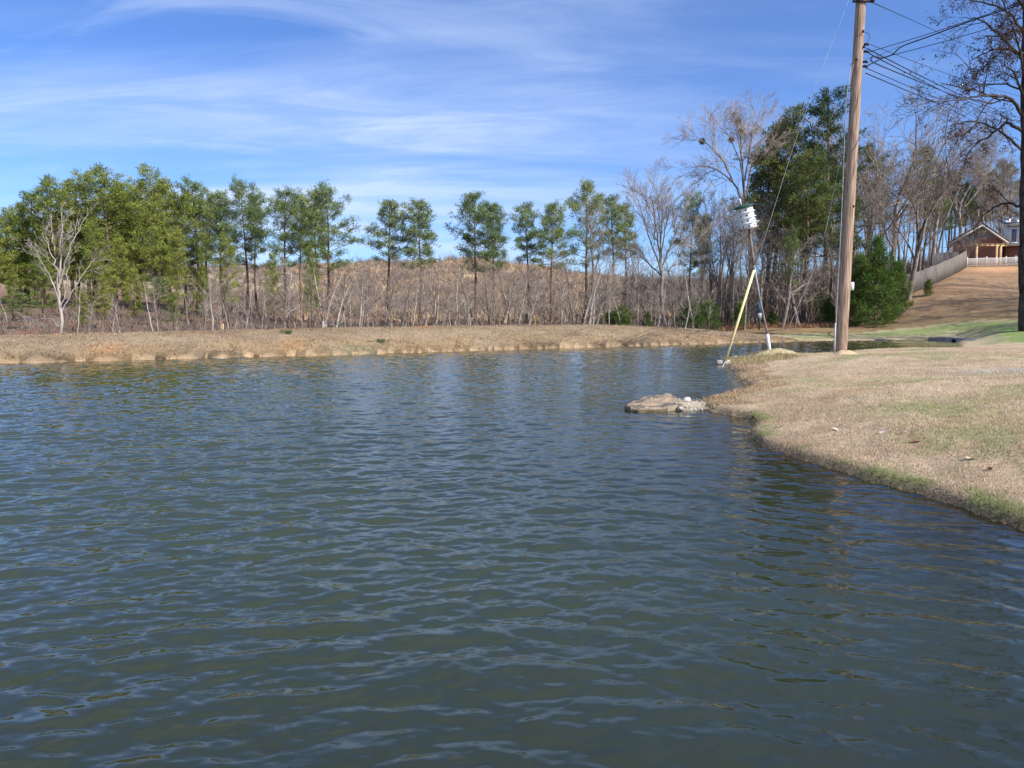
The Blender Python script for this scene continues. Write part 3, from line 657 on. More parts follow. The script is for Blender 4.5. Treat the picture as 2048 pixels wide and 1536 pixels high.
# right-hand wood
GR = 'pines in the wood on the right'
for key, u, vt, D, lab, ws in (
    ('layer', 1654, 181, 66, 'very tall dark pine with layered flat tufts, just left of the utility pole', 1.0),
    ('dark0', 1592, 236, 66, 'tall dark pine left of the layered one', 1.05),
    ('dark1', 1556, 268, 70, 'dark pine at the left shoulder of the right wood', 1.1),
    ('dark0', 1538, 322, 68, 'lower dark pine right behind the bird house', 1.1),
    ('dark1', 1618, 322, 62, 'dense mid-height pine below the layered pine', 1.15),
    ('dark0', 1668, 330, 74, 'dark pine behind the upper half of the utility pole', .9),
    ('dark1', 1850, 305, 86, 'olive pine crown among leafless trees above the fence', 1.0),
    ('dark0', 1905, 350, 118, 'hazy pine behind the house, left of its roof ridge', 1.0),
    ('dark1', 1960, 338, 122, 'hazy pine behind the house roof ridge', 1.1),
    ('dark0', 2005, 330, 124, 'hazy pine behind the white chimney', 1.0),
    ('high1', 1582, 470, 60, 'thin low pine with yellowish tufts in the right wood', .8),
    ('dark0', 1880, 372, 108, 'hazy pine left of the house above the upper plank fence', 1.1),
    ('dark1', 1935, 372, 116, 'hazy pine directly above the brick gable', 1.0),
    ('dark1', 1740, 300, 84, 'dark pine behind the bare oaks right of the utility pole', .9)):
    pl(key, u, vt, D, lab, 'pine tree', GR, wscale=ws)
# leafless trees
GB = 'large leafless trees'
for key, u, vt, D, lab, ws, ln in (
    ('bare1', 1182, 415, 60, 'grey leafless tree in front of the tallest middle pine', 1.0, 0),
    ('bare3', 1150, 500, 56, 'low forked leafless tree left of the tallest middle pine', 1.2, -.1),
    ('bare0', 1440, 395, 66, 'leafless tree left of the bird house', .8, 0),
    ('bare4', 1270, 470, 66, 'slender leafless tree left of the big spreading one', .9, 0),
    ('oak1', 1722, 235, 76, 'leafless oak directly right of the utility pole', 1.0, 0),
    ('oak0', 1762, 222, 80, 'leafless oak behind the bushy young pine', .9, .06),
    ('oak2', 1800, 218, 78, 'tall fan-topped leafless tree above the bushy young pine', 1.1, 0),
    ('oak0', 1832, 262, 66, 'dark-limbed leafless oak at the lower end of the plank fence', 1.0, .12),
    ('oak1', 1878, 262, 96, 'leafless tree behind the plank fence', 1.1, 0),
    ('oak2', 1930, 268, 114, 'leafless tree behind the gable of the house', 1.2, 0),
    ('oak1', 1975, 290, 118, 'leafless tree behind the house, left of the chimney', 1.0, 0),
    ('oak0', 2015, 300, 116, 'leafless tree behind the white part of the house', 1.0, 0),
    ('bare2', 985, 560, 52, 'crooked low leafless tree below the close pair of pines', 1.0, 0),
    ('bare0', 880, 555, 53, 'dark crooked leafless tree with arching limb left of the close pair', 1.3, .15),
    ('bare4', 1060, 520, 58, 'pale multi-stemmed leafless tree below the round-topped pine', .8, 0),
    ('bare1', 735, 525, 56, 'pale leafless tree in the wide sky gap', .9, 0),
    ('bare3', 805, 520, 60, 'thin leafless tree between the ragged pine and rounded airy pine', .9, 0)):
    pl(key, u, vt, D, lab, 'bare tree', GB, wscale=ws, lean=ln)
clus = [((0, 110), 5, (585, 630), 'bare sapling left of the dead pale tree'), ((140, 300), 12, (560, 628), 'bare sapling right of the dead pale tree'),
        ((300, 430), 12, (550, 625), 'bare sapling under the right half of the dense stand'), ((430, 560), 15, (540, 610), 'bare sapling on the shaded slope near the first sky gap'),
        ((555, 700), 22, (525, 600), 'pale bare sapling below the wide-armed pine'), ((700, 860), 24, (520, 590), 'bare sapling below the wide sky gap and ragged pine'),
        ((860, 1020), 22, (520, 600), 'bare sapling below the close pair of pines'), ((1020, 1160), 20, (520, 600), 'bare sapling below the round-topped pine'),
        ((1160, 1290), 18, (500, 600), 'bare sapling below the tallest middle pine'), ((1290, 1420), 16, (500, 600), 'bare sapling beside the big spreading leafless tree')]
for (u0, u1), n, (v0, v1), lab in clus:
    for i in range(n):
        u = u0 + (u1 - u0) * (i + random.random()) / n
        pl('sap%d' % random.randrange(7), u, random.uniform(v0, v1), random.uniform(47, 64), '%s from left, %s' % (ORD[i], lab.replace('bare sapling', 'bare saplings')), 'sapling', lab.replace('bare sapling', 'bare saplings').replace('pale bare saplings', 'pale bare saplings'), wscale=random.uniform(.8, 1.5), bark=random.choice((None, M['pine_bark'], M['pale_bark'], M['pale_bark'])))
for (u0, u1), n, (v0, v1), (d0, d1), lab in (((1400, 1520), 18, (380, 540), (58, 80), 'slim leafless tree in the wood behind the bird house'), ((1520, 1700), 34, (330, 520), (62, 95), 'slim leafless tree in the dense wood left of the utility pole'),
        ((1700, 1860), 22, (330, 480), (70, 100), 'slim leafless tree in the wood behind the bushy young pine'), ((1850, 2060), 34, (320, 440), (108, 128), 'slim leafless tree on the rise behind the house')):
    for i in range(n):
        u = u0 + (u1 - u0) * (i + random.random()) / n
        pl(random.choice(('pole0', 'pole1', 'pole2', 'bare1', 'bare3')), u, random.uniform(v0, v1), random.uniform(d0, d1), '%s from left, %s' % (ORD[i], lab.replace('slim leafless tree', 'slim leafless trees')), 'bare tree', lab.replace('slim leafless tree', 'slim leafless trees'), wscale=random.uniform(.7, 1.1))
for (u0, u1), n, (v0, v1), (d0, d1), lab in (((1430, 1690), 22, (470, 600), (58, 68), 'twiggy sapling at the edge of the right wood beyond the inlet'),):
    for i in range(n):
        pl('sap%d' % random.randrange(7), u0 + (u1 - u0) * (i + random.random()) / n, random.uniform(v0, v1), random.uniform(d0, d1), '%s from left, twiggy saplings along the right wood beyond the inlet' % ORD[i], 'sapling', 'twiggy saplings at the edge of the right wood', wscale=random.uniform(1.0, 1.7))
# young evergreens
for x_, y_, k, lab in ((45, 40, 'oak0', 'leafless oak standing right of the picture edge, nearest of three'), (53, 47, 'oak2', 'leafless oak standing right of the picture edge, middle of three'), (62, 57, 'oak1', 'leafless oak standing right of the picture edge, farthest of three'), (52, 53, 'oak0', 'leafless oak right of the picture edge, nearest the slope foot'), (58, 64, 'oak2', 'leafless oak right of the picture edge, high on the slope')):
    u_ = 1024 + x_ / y_ * FPX; pl(k, u_, HORIZ - 19.0 / y_ * FPX, y_, lab, 'bare tree', 'leafless oaks that shade the slope', wscale=1.3)
pl('bare0', 1938, 462, 93, 'low leafless tree right in front of the brick gable', 'bare tree', GB, wscale=1.3)
pl('bare3', 1912, 478, 92, 'small leafless tree before the left corner of the house', 'bare tree', GB, wscale=1.2)
GY = 'young pines and evergreen shrubs'
for key, u, vt, D, lab, ws in (
    ('young0', 1758, 474, 58, 'large bushy dark green young pine right of the utility pole', .82),
    ('young1', 1722, 520, 60, 'shorter bushy young pine touching the utility pole on its right', .9),
    ('young1', 1794, 530, 60, 'rounded young pine at the right side of the big bushy one', .85),
    ('young0', 1383, 594, 52, 'bright green young pine behind the dam, left of the yellow pole', 1.5),
    ('young1', 1418, 605, 53, 'low green young pine right beside the bright one behind the dam', 1.3),
    ('young1', 1240, 618, 54, 'dark low evergreen bush peeping over the dam, left of the big bare tree', 2.0),
    ('young0', 1218, 625, 54, 'small spiky evergreen at the left end of the low bushes over the dam', 1.4),
    ('young0', 1296, 624, 54, 'tiny pointed evergreen over the dam under the big bare tree', 1.0),
    ('young1', 1858, 561, 66, 'small golden-green shrub against the plank fence', .9),
    ('young1', 1640, 585, 66, 'dark evergreen thicket left of the utility pole', 1.6),
    ('young1', 1660, 600, 62, 'lower dark evergreen just left of the utility pole', 1.3),
    ('young0', 1480, 600, 60, 'yellow-green shrub between the yellow pole and the bird house pole', .9),
    ('young1', 1545, 625, 60, 'low yellow-green shrub right of the bird house pole', 1.2)):
    pl(key, u, vt, D, lab, 'shrub' if 'shrub' in lab or 'bush ' in lab or 'thicket' in lab else 'young pine', GY, wscale=ws)

# traced trees: the dead pale tree on the dam and the dark oak at the right edge
def traced(name, D, base, limbs, r0, bark, label, cat, seed, spec, twmat, maxl=4, extra=(), dj=.8, leaves=None, limbr=None, thick=1.0):
    g = np.random.default_rng(seed); bx, by, _ = P(*base, D); bz = gz(bx, by); o = empty(name, (bx, by, bz)); tag(o, label, cat)
    t = Tree(seed); t.g = g; org = np.array([bx, by, bz]); used = []
    for li, (pts, ra, rb) in enumerate(limbs):
        if li == 0: dd = [0] * len(pts)
        else:
            e = g.normal(0, dj); dd = [e * k * len(pts) * .35 for k in range(len(pts))]
        W = np.array([P(u, v, D + q) for (u, v), q in zip(pts, dd)]) - org
        if li == 0: W[0, 2] = -.3
        n = len(W); tt = np.linspace(0, n - 1, (n - 1) * 4 + 1); W2 = np.stack([np.interp(tt, range(n), W[:, k]) for k in range(3)], 1)
        for _ in range(2): W2[1:-1] = (W2[:-2] + 2 * W2[1:-1] + W2[2:]) / 4
        W2[1:-1] += g.normal(0, .035, (len(W2) - 2, 3))
        ra *= thick; t.put(W2, ra, rb, 0 if li == 0 else 1); ln = np.linalg.norm(np.diff(W2, axis=0), axis=1).sum()
        if li > 0: t.sub(W2, ra, rb, ln * .8, 1, maxl, spec)
        else: t.sub(W2[len(W2) // 2:], ra * .2, rb, ln * .25, 1, maxl, spec)
    for (pt, dv, ln, rr) in extra:
        p0 = np.array(P(*pt, D)) - org; lp, _ = wander(p0, dv, ln, 8, .12, .02, g); t.put(lp, rr, .02, 1); t.sub(lp, rr, .02, ln * .8, 1, maxl, spec)
    t.tr.build('trunk', bark, o); t.tw.build('crown', twmat, o)
    if leaves:
        tips = np.array(t.tips); k = g.random(len(tips)) < leaves[0]; tp = tips[k]; tp = np.repeat(tp, leaves[1], 0) + g.normal(0, .13, (len(tp) * leaves[1], 3))
        Vv, Qq, cc = clumps(tp, np.zeros_like(tp), g, leaves[2], 2, leaves[2] * .32, (.045, .03, .025), (.11, .07, .052), upb=-.3)
        lm = MB(); lm.add(Vv, Qq, col=cc); lm.build('dead_leaves', M['brushy'], o, smooth=False, col=True)
    return o
traced('dead_tree', 35, (122, 668), [
    ([(122, 672), (121, 640), (119, 600), (120, 550), (122, 500), (123, 425)], .15, .02),
    ([(118, 602), (96, 547), (79, 517), (46, 498)], .065, .015), ([(79, 517), (68, 492), (56, 481)], .035, .012), ([(117, 593), (109, 528), (98, 495), (85, 465)], .06, .014),
    ([(109, 500), (105, 470), (103, 440)], .03, .012), ([(123, 621), (131, 574), (137, 544), (142, 511)], .05, .013), ([(122, 566), (134, 509), (153, 468), (170, 435)], .055, .013),
    ([(124, 624), (148, 574), (175, 536), (189, 517)], .05, .014), ([(119, 654), (101, 637), (68, 640), (25, 663)], .045, .014), ([(122, 540), (126, 480), (128, 432)], .035, .012)],
    .12, M['pale_bark'], 'dead pale leafless tree on the far dam at the left, one low limb arching left', 'dead tree', 61, (6, .42, .55, .13, .06, .2, .006), M['pale_bark'], maxl=4, dj=.3, thick=.55)
rb = .02
traced('oak_tree', 45, (2049, 645), [
    ([(2049, 650), (2048, 560), (2047, 480), (2048, 350), (2049, 200), (2050, 100), (2052, 0), (2060, -140)], .29, .10),
    ([(2046, 118), (2015, 85), (1975, 50), (1955, 37), (1925, 35)], .10, rb), ([(2046, 108), (2010, 95), (1970, 103), (1938, 125)], .10, rb), ([(2010, 97), (1990, 110), (1970, 130), (1950, 150)], .05, rb),
    ([(2045, 232), (2030, 203), (2000, 190), (1960, 192), (1918, 200), (1900, 215)], .11, rb), ([(2044, 262), (2012, 240), (1985, 268), (1950, 288), (1930, 322)], .10, rb), ([(2044, 300), (1995, 255), (1935, 240), (1902, 250)], .08, rb),
    ([(2041, 412), (2010, 404), (1985, 420), (1955, 435)], .10, rb), ([(2048, 70), (2020, 22), (1965, 5), (1925, -5)], .09, rb), ([(2047, 150), (2030, 60), (1995, -20)], .08, rb), ([(2046, 190), (2032, 150), (2008, 125)], .08, .03),
    ([(2046, 180), (2000, 165), (1960, 170), (1935, 182)], .06, rb), ([(2050, 20), (2010, -30), (1960, -60), (1920, -70)], .09, rb)],
    .34, M['dark_bark'], 'tall dark oak with clinging brown leaves at the right edge, on the lawn', 'tree', 71, (8, .42, .75, .2, -.01, .2, .009), M['dark_bark'], maxl=4,
    extra=[((2045, 230), (1, .3, .3), 5, .1), ((2046, 120), (1, -.5, .4), 5, .1), ((2050, 0), (.8, .6, .6), 5, .1), ((2044, 330), (.9, .4, .1), 5.5, .1), ((2046, 60), (.2, 1, .4), 4, .09), ((2045, 200), (.1, -1, .3), 4, .09), ((2058, -120), (-.3, 0, 1), 4, .09)],
    leaves=(.5, 2, .115))
traced('bare_tree', 64, (1504, 646), [
    ([(1504, 648), (1502, 524), (1492, 411), (1486, 362), (1482, 290), (1478, 237)], .26, .02), ([(1484, 398), (1466, 362), (1434, 338), (1401, 330), (1369, 340)], .13, .015), ([(1466, 362), (1442, 314), (1414, 285), (1386, 279)], .10, .015),
    ([(1488, 378), (1482, 322), (1458, 269), (1438, 255)], .11, .015), ([(1492, 394), (1502, 330), (1518, 281), (1547, 258)], .12, .015), ([(1490, 362), (1498, 302), (1506, 253), (1518, 233)], .10, .015), ([(1434, 338), (1415, 345), (1395, 365)], .05, .012),
    ([(1482, 322), (1478, 280), (1465, 245)], .06, .012), ([(1502, 330), (1526, 310), (1548, 300)], .06, .012), ([(1503, 470), (1480, 440), (1450, 430)], .06, .012), ([(1503, 520), (1535, 490), (1556, 488)], .06, .012)],
    .26, M['grey_bark'], 'tallest leafless tree, fanning out above the bird house', 'bare tree', 81, (9, .58, .6, .13, .05, .15, .009), M['twig'], maxl=4, dj=.6, thick=.72)
traced('bare_tree', 58, (1327, 652), [
    ([(1327, 655), (1323, 556), (1321, 524), (1322, 470), (1325, 398)], .25, .02), ([(1322, 540), (1300, 480), (1285, 430), (1274, 395)], .10, .015), ([(1321, 524), (1312, 450), (1305, 405), (1299, 385)], .09, .015), ([(1323, 552), (1290, 520), (1262, 500), (1238, 498)], .09, .015),
    ([(1323, 535), (1345, 480), (1365, 430), (1386, 398)], .10, .015), ([(1321, 510), (1335, 440), (1345, 392)], .08, .015), ([(1323, 562), (1350, 525), (1380, 505), (1402, 470)], .08, .015), ([(1322, 500), (1318, 440), (1315, 395)], .07, .015), ([(1325, 600), (1300, 575), (1282, 570)], .05, .012)],
    .25, M['grey_bark'], 'big spreading leafless tree right of the middle pines', 'bare tree', 82, (9, .58, .6, .13, .05, .15, .009), M['twig'], maxl=4, dj=.6, thick=.72)
# small mistletoe balls in the tree above the bird house
for i, (u, v, r_) in enumerate(((1477, 243, .16), (1482, 262, .20), (1405, 283, .18), (1462, 280, .13))):
    g = np.random.default_rng(i); c = np.array(P(u, v, 64)); cen = c + g.normal(0, r_ * .5, (60, 3)); m = MB(); Vv, Qq, cc = clumps(cen, np.zeros((60, 3)), g, .2, 6, .03, (.13, .12, .06), (.27, .24, .13), 0)
    m.add(Vv, Qq, col=cc); tag(m.build('mistletoe', M['needle'], None, False, True), ('mistletoe ball nearest the top of the tallest leafless tree', 'mistletoe ball just right of the topmost one, above the bird house', 'leftmost mistletoe ball on a long low limb', 'mistletoe ball between the leftmost one and the top pair')[i], 'mistletoe', 'mistletoe balls in the tree above the bird house')
# ------------------------------------------------------------------ uncountable brush
def brush(name, xs, ys, hmin, hmax, per, wid, c1, c2, label, cat, spreadf=.35, js=.12):
    n = len(xs); z = terrain(xs, ys)[0]; H = rng.uniform(hmin, hmax, n); K = per
    X = np.repeat(xs, K) + rng.normal(0, js, n * K); Y = np.repeat(ys, K) + rng.normal(0, js, n * K); Z = np.repeat(z, K); HH = np.repeat(H, K) * rng.uniform(.5, 1, n * K)
    a = rng.uniform(0, 6.28, n * K); ln = HH * rng.uniform(.05, spreadf, n * K); b = rng.uniform(0, 6.28, n * K); st = rng.uniform(0, .5, n * K) * (rng.random(n * K) < .5)
    ww = wid * rng.uniform(.6, 1.3, n * K)
    p0 = np.stack([X + np.cos(a) * ln * st, Y + np.sin(a) * ln * st, Z + HH * st], 1); p1 = np.stack([X + np.cos(a) * ln, Y + np.sin(a) * ln, Z + HH], 1)
    off = np.stack([np.cos(b) * ww, np.sin(b) * ww, np.zeros(n * K)], 1)
    Vv = np.stack([p0 - off, p0 + off, p1], 1).reshape(-1, 3)
    t = np.repeat(rng.uniform(0, 1, n), K)[:, None] * .6 + rng.uniform(0, .4, (n * K, 1)); cc = np.asarray(c1) * (1 - t) + np.asarray(c2) * t
    me = make_mesh(name, Vv, None, np.arange(3 * n * K).reshape(-1, 3), np.repeat(cc, 3, 0), smooth=False); me.materials.append(M['brushy'])
    o = bpy.data.objects.new(name, me); C.objects.link(o); tag(o, label, cat, kind='stuff'); print(name, n * K)
def wedge(n, u0, u1, d0, d1, k=1):
    D = d0 + (d1 - d0) * rng.uniform(0, 1, n) ** k; u = rng.uniform(u0, u1, n); return (u - 1024) / FPX * D, D
x1, y1 = wedge(2800, -60, 1420, 50, 78); brush('undergrowth', x1, y1, .3, 1.2, 9, .018, (.08, .062, .05), (.30, .25, .205), 'tangle of brown leafless undergrowth behind the dam', 'undergrowth', 1.4)
x1, y1 = wedge(3000, 1420, 1790, 64, 100); brush('undergrowth', x1, y1, .8, 3.5, 10, .025, (.11, .08, .065), (.29, .23, .19), 'dark leafless undergrowth inside the right wood', 'undergrowth', .8)
x1, y1 = wedge(1500, 1440, 1700, 58.5, 64); brush('dry_weeds', x1, y1, .1, .55, 9, .025, (.16, .085, .05), (.42, .24, .13), 'russet dry weeds at the edge of the right wood', 'weeds', 1.0)
x1, y1 = wedge(10000, 590, 1500, 78, 232); k_ = fbm(x1 * .12, y1 * .12, 91, 5) > .47
brush('hill_grass', x1[k_], y1[k_], .5, 1.5, 14, .09, (.33, .22, .125), (.60, .44, .28), 'tufts of pale broom grass over the clear-cut hill', 'grass', .8)
x1, y1 = wedge(7500, 380, 1600, 85, 240); brush('hill_brush', x1, y1, .8, 2.4, 8, .06, (.11, .085, .07), (.29, .235, .19), 'grey brush regrowing on the clear-cut hill', 'brush', .8)
x1, y1 = wedge(2500, 1250, 1900, 130, 200); brush('distant_brush', x1, y1, 2.0, 5.5, 12, .10, (.13, .11, .08), (.26, .21, .17), 'far-off low woods on the horizon seen through the right wood', 'woods', .7)

# ------------------------------------------------------------------ man-made things
wood = noisemat('pole_wood', (.13, .075, .048), (.43, .31, .225), 5, stretch=(5, 5, .30), bump=.8, bscale=12, lo=.28, hi=.62, detail=9)
black = noisemat('black_cable', (.012, .012, .014), (.03, .03, .035), 4, rough=.5)
greyc = noisemat('grey_cable', (.22, .23, .25), (.38, .39, .41), 4, rough=.5)
palec = noisemat('pale_rope', (.34, .34, .34), (.50, .50, .49), 4)
steel = noisemat('galvanised', (.22, .23, .26), (.40, .41, .43), 6, rough=.45, spec=.5, metallic=.3)
rustp = noisemat('weathered_pipe', (.12, .095, .08), (.27, .22, .185), 3, rough=.7)
white = noisemat('white_paint', (.72, .74, .74), (.84, .86, .86), 6, rough=.6)
dkgreen = noisemat('green_paint', (.015, .05, .035), (.03, .09, .06), 6, rough=.5)
yellow = noisemat('yellow_paint', (.70, .56, .24), (.80, .69, .38), 2.2, rough=.6)
hole = noisemat('dark_hole', (.006, .006, .006), (.012, .012, .012), 4)
rockm = noisemat('sandstone', (.13, .105, .08), (.38, .30, .21), 3.2, bump=.9, bscale=14, detail=9)
stone = noisemat('grey_stone', (.22, .20, .17), (.42, .39, .33), 6, bump=.8, bscale=16)
palestone = noisemat('pale_stone', (.42, .39, .34), (.62, .59, .53), 7, bump=.7, bscale=20)
sand = noisemat('sandy_soil', (.45, .31, .17), (.64, .47, .29), 9, bump=.9, bscale=30)
rocka = attrmat('rock_surface'); nt_ = rocka.node_tree; nz_ = nt_.nodes.new('ShaderNodeTexNoise'); nz_.inputs['Scale'].default_value = 30; nz_.inputs['Detail'].default_value = 8; tc_ = nt_.nodes.new('ShaderNodeTexCoord'); nt_.links.new(tc_.outputs['Object'], nz_.inputs['Vector'])
b_ = nt_.nodes.new('ShaderNodeBump'); b_.inputs['Distance'].default_value = .03; nt_.links.new(nz_.outputs[0], b_.inputs['Height']); nt_.links.new(b_.outputs[0], nt_.nodes['Principled BSDF'].inputs['Normal'])
def P3(u, v, D): return np.array(P(u, v, D))
def smoothline(pts, k=5, it=2):
    pts = np.array(pts, float); n = len(pts); tt = np.linspace(0, n - 1, (n - 1) * k + 1); W = np.stack([np.interp(tt, range(n), pts[:, j]) for j in range(3)], 1)
    for _ in range(it): W[1:-1] = (W[:-2] + 2 * W[1:-1] + W[2:]) / 4
    return W
# utility pole
PD = 25.0
b = P3(1681, 712, PD); b[2] = gz(b[0], b[1]) - .3; tp_ = P3(1727, -90, PD)
po = empty('utility_pole', (b[0], b[1], b[2] + .3)); tag(po, 'tall brown wooden utility pole leaning right on the near bank', 'utility pole')
org = np.array(po.location)
n = 26; pts = np.array([b + (tp_ - b) * t for t in np.linspace(0, 1, n)]) - org; m = MB()
rad = np.linspace(.190, .148, n) + np.random.default_rng(2).normal(0, .002, n); m.tube(pts, rad, 20); m.build('pole', wood, po)
def poleat(v): t = (712 - v) / (712 + 90.0); return (P3(1681, 712, PD) + (tp_ - P3(1681, 712, PD)) * t)
m = MB()
for v, du in ((115, -6), (545, 0), (405, 5), (60, 4), (90, 8)):       # knots and splits are in the bark; here the iron steps and clamps
    c = poleat(v) - org; m.box(c + np.array([du * .016, -.15, 0]), (.05, .05, .07))
m.build('clamp', black, po)
m = MB(); c = poleat(2) - org; m.box(c + np.array([0, -.16, 0]), (.46, .06, .09)); m.box(c + np.array([.30, -.16, .02]), (.1, .1, .12)); m.box(c + np.array([-.26, -.14, 0]), (.1, .08, .06)); m.build('bracket', black, po)
for v, s in ((98, 1), (118, 1), (127, 1), (84, 1)):
    c = poleat(v) - org; m = MB(); m.tube(np.array([c + [.14, -.06, 0], c + [.24, -.08, .01], c + [.30, -.08, -.02]]), [.03, .045, .03], 8); m.build('insulator', black, po)
m = MB(); c = poleat(567) - org; m.box(c + np.array([.22, -.06, 0]), (.10, .08, .26)); m.build('meter_box', white, po, False)
m = MB(); line = [poleat(v) - org + np.array([-.22 - q, -.06, 0]) for v, q in ((118, .0), (150, .06), (190, .09), (260, .09), (360, .05), (460, .03), (560, .03), (640, .02), (690, .0))]
m.tube(smoothline(line), .013, 6); m.build('ground_wire', greyc, po)
m = MB(); m.tube(np.array([poleat(643) - org + [-.25, -.05, 0], poleat(713) - org + [-.23, -.05, -.1]]), .028, 8); m.build('conduit', palec, po)
m = MB(); line = [poleat(v) - org + np.array([q, -.2, 0]) for v, q in ((70, -.09), (64, -.02), (63, .12), (66, .22), (74, .27), (80, .22), (86, .14))]; m.tube(smoothline(line), .008, 5); m.build('loop_wire', black, po)
# mound at its foot and the mound below the bird house
def mound(name, cx, cy, rx, ry, hh, mat, label, seed):
    g = np.random.default_rng(seed); nr, na = 12, 36; V = []; z0 = gz(cx, cy)
    for i in range(nr + 1):
        for j in range(na):
            r = i / nr; a = j / na * 6.283; xx = cx + rx * r * math.cos(a) * (1 + .12 * math.sin(3 * a + seed)); yy = cy + ry * r * math.sin(a)
            V.append((xx, yy, 0))
    V = np.array(V); zt = terrain(V[:, 0], V[:, 1])[0]; r = np.repeat(np.arange(nr + 1) / nr, na)
    V[:, 2] = np.maximum(zt, 0.02) - .05 + (hh + .05) * (1 - r ** 2) ** 1.5 + g.normal(0, .012, len(V)) * (1 - r)
    Q = [[i * na + j, (i + 1) * na + j, (i + 1) * na + (j + 1) % na, i * na + (j + 1) % na] for i in range(nr) for j in range(na)]
    V -= np.array([cx, cy, 0]); m = MB(); m.add(V, Q); o = m.build(name, mat); o.location = (cx, cy, 0); tag(o, label, 'mound'); return o
b0 = P3(1681, 712, PD); mound('dirt_mound', b0[0] + .05, b0[1] - .25, .55, .5, .16, sand, 'small sandy mound at the foot of the utility pole', 1)
# bird house on its leaning pole
BD = 25.5
pb = P3(1541, 699, BD); bx, by = pb[0], pb[1]
mo = mound('grassy_mound', bx + .05, by, 1.0, .8, max(.05, pb[2] - gz(bx, by)), noisemat('mound_turf', (.30, .24, .12), (.52, .42, .24), 9, bump=.9, bscale=40), 'low grassy mound at the water edge carrying the bird house pole', 3)
bo = empty('bird_house', tuple(pb)); tag(bo, 'white four-storey octagonal bird house with green roof on a leaning metal pole', 'bird house')
org = pb.copy(); hb = P3(1497, 455, BD); ht = P3(1485, 393, BD); ax_v = nrm(hb - pb)
q1 = pb + (hb - pb) * .16; q2 = pb + (hb - pb) * .42; q3 = pb + (hb - pb) * .62
line0 = [pb - [0, 0, .2], P3(1535, 668, BD), P3(1520, 600, BD), P3(1508, 530, BD), P3(1498, 456, BD)]
L0 = [np.array(p) - org for p in line0]
m = MB(); m.tube(np.array([L0[0], L0[1]]), .052, 10); m.build('base_sleeve', white, bo)
m = MB(); m.tube(smoothline([L0[1] * .97 + L0[0] * .03, L0[2]], 4), .037, 10); m.build('lower_pole', rustp, bo)
m = MB(); m.tube(smoothline([L0[2], L0[3]], 4), .033, 10); m.build('middle_pole', steel, bo)
m = MB(); m.tube(smoothline([L0[3], L0[4]], 4), .040, 10); m.build('upper_pole', rustp, bo)
# house frame: own axes
az = nrm(P3(1484, 400, BD) - P3(1498, 456, BD)); az = nrm(np.array([az[0] * 1.0, -.10, az[2]])); axx = nrm(np.cross([0, 1, 0], az)); ayy = np.cross(az, axx)
hc_ = P3(1497, 456, BD) - org
Mh = np.eye(4); Mh[:3, 0] = axx; Mh[:3, 1] = ayy; Mh[:3, 2] = az; Mh[:3, 3] = hc_
def octo(r, ph=R(12)): return [(r * math.cos(ph + k * math.pi / 4), r * math.sin(ph + k * math.pi / 4)) for k in range(8)]
sh = .165; rr = .275
m = MB(); m.prism(octo(.345), -.03, .0, Mh); m.build('floor', noisemat('board', (.16, .11, .09), (.30, .22, .18), 8), bo, False)
for k in range(4):
    z0 = .0015 + k * (sh + .012); m = MB(); m.prism(octo(rr), z0, z0 + sh, Mh); wl = m.build('storey', white, bo, False)
    if k: m = MB(); m.prism(octo(.335), z0 - .0115, z0 - .0005, Mh); m.build('ledge', white, bo, False)
    hm = MB()
    for f in range(8):
        a = R(12) + (f + .5) * math.pi / 4; rn = rr * math.cos(math.pi / 8)
        c = np.array([math.cos(a) * (rn + .002), math.sin(a) * (rn + .002), z0 + .075]); t_ = np.array([-math.sin(a), math.cos(a), 0]); V = [c] + [c + t_ * .03 * math.cos(q * .5236) + np.array([0, 0, .03 * math.sin(q * .5236)]) for q in range(12)]
        V = np.array(V) @ Mh[:3, :3].T + Mh[:3, 3]; hm.add(V, None, [[0, 1 + q, 1 + (q + 1) % 12] for q in range(12)])
    hm.build('entrance_holes', hole, bo, False).parent = wl
z0 = 4 * (sh + .012)
oc = octo(.37); V = np.array([(x_, y_, z0) for x_, y_ in oc] + [(x_, y_, z0 + .03) for x_, y_ in oc] + [(0, 0, z0 + .12), (0, 0, z0)]) @ Mh[:3, :3].T + Mh[:3, 3]
m = MB(); m.add(V, [[k, (k + 1) % 8, 8 + (k + 1) % 8, 8 + k] for k in range(8)], [[8 + k, 8 + (k + 1) % 8, 16] for k in range(8)] + [[(k + 1) % 8, k, 17] for k in range(8)]); m.build('roof', dkgreen, bo, False)
m = MB(); V0 = np.array([0, 0, z0 + .08]) @ Mh[:3, :3].T + Mh[:3, 3]; V0 = V0 + axx * -.08; m.tube(np.array([V0, V0 + az * .22]), .026, 8); m.build('mast', white, bo)
m = MB(); p_ = P3(1500, 460, BD) - org; m.tube(np.array([p_, P3(1519, 440, BD) - org]), .012, 6); m.build('perch', palec, bo)
# yellow prop
YD = 24.6
ya, yb = P3(1451, 722, YD), P3(1508, 541, BD - .12)
yo = empty('prop_pole', tuple(ya)); tag(yo, 'yellow prop pole leaning from the waterside log against the bird house pole', 'pole')
m = MB(); m.tube(np.array([np.zeros(3), yb - ya]), .042, 10); m.build('yellow_tube', yellow, yo)
yc_ = P3(1438, 752, 22.9); yc_[2] = -.15; m = MB(); m.tube(np.array([yc_ - ya, [0, 0, 0]]), .014, 6); m.build('thin_tip', palec, yo)
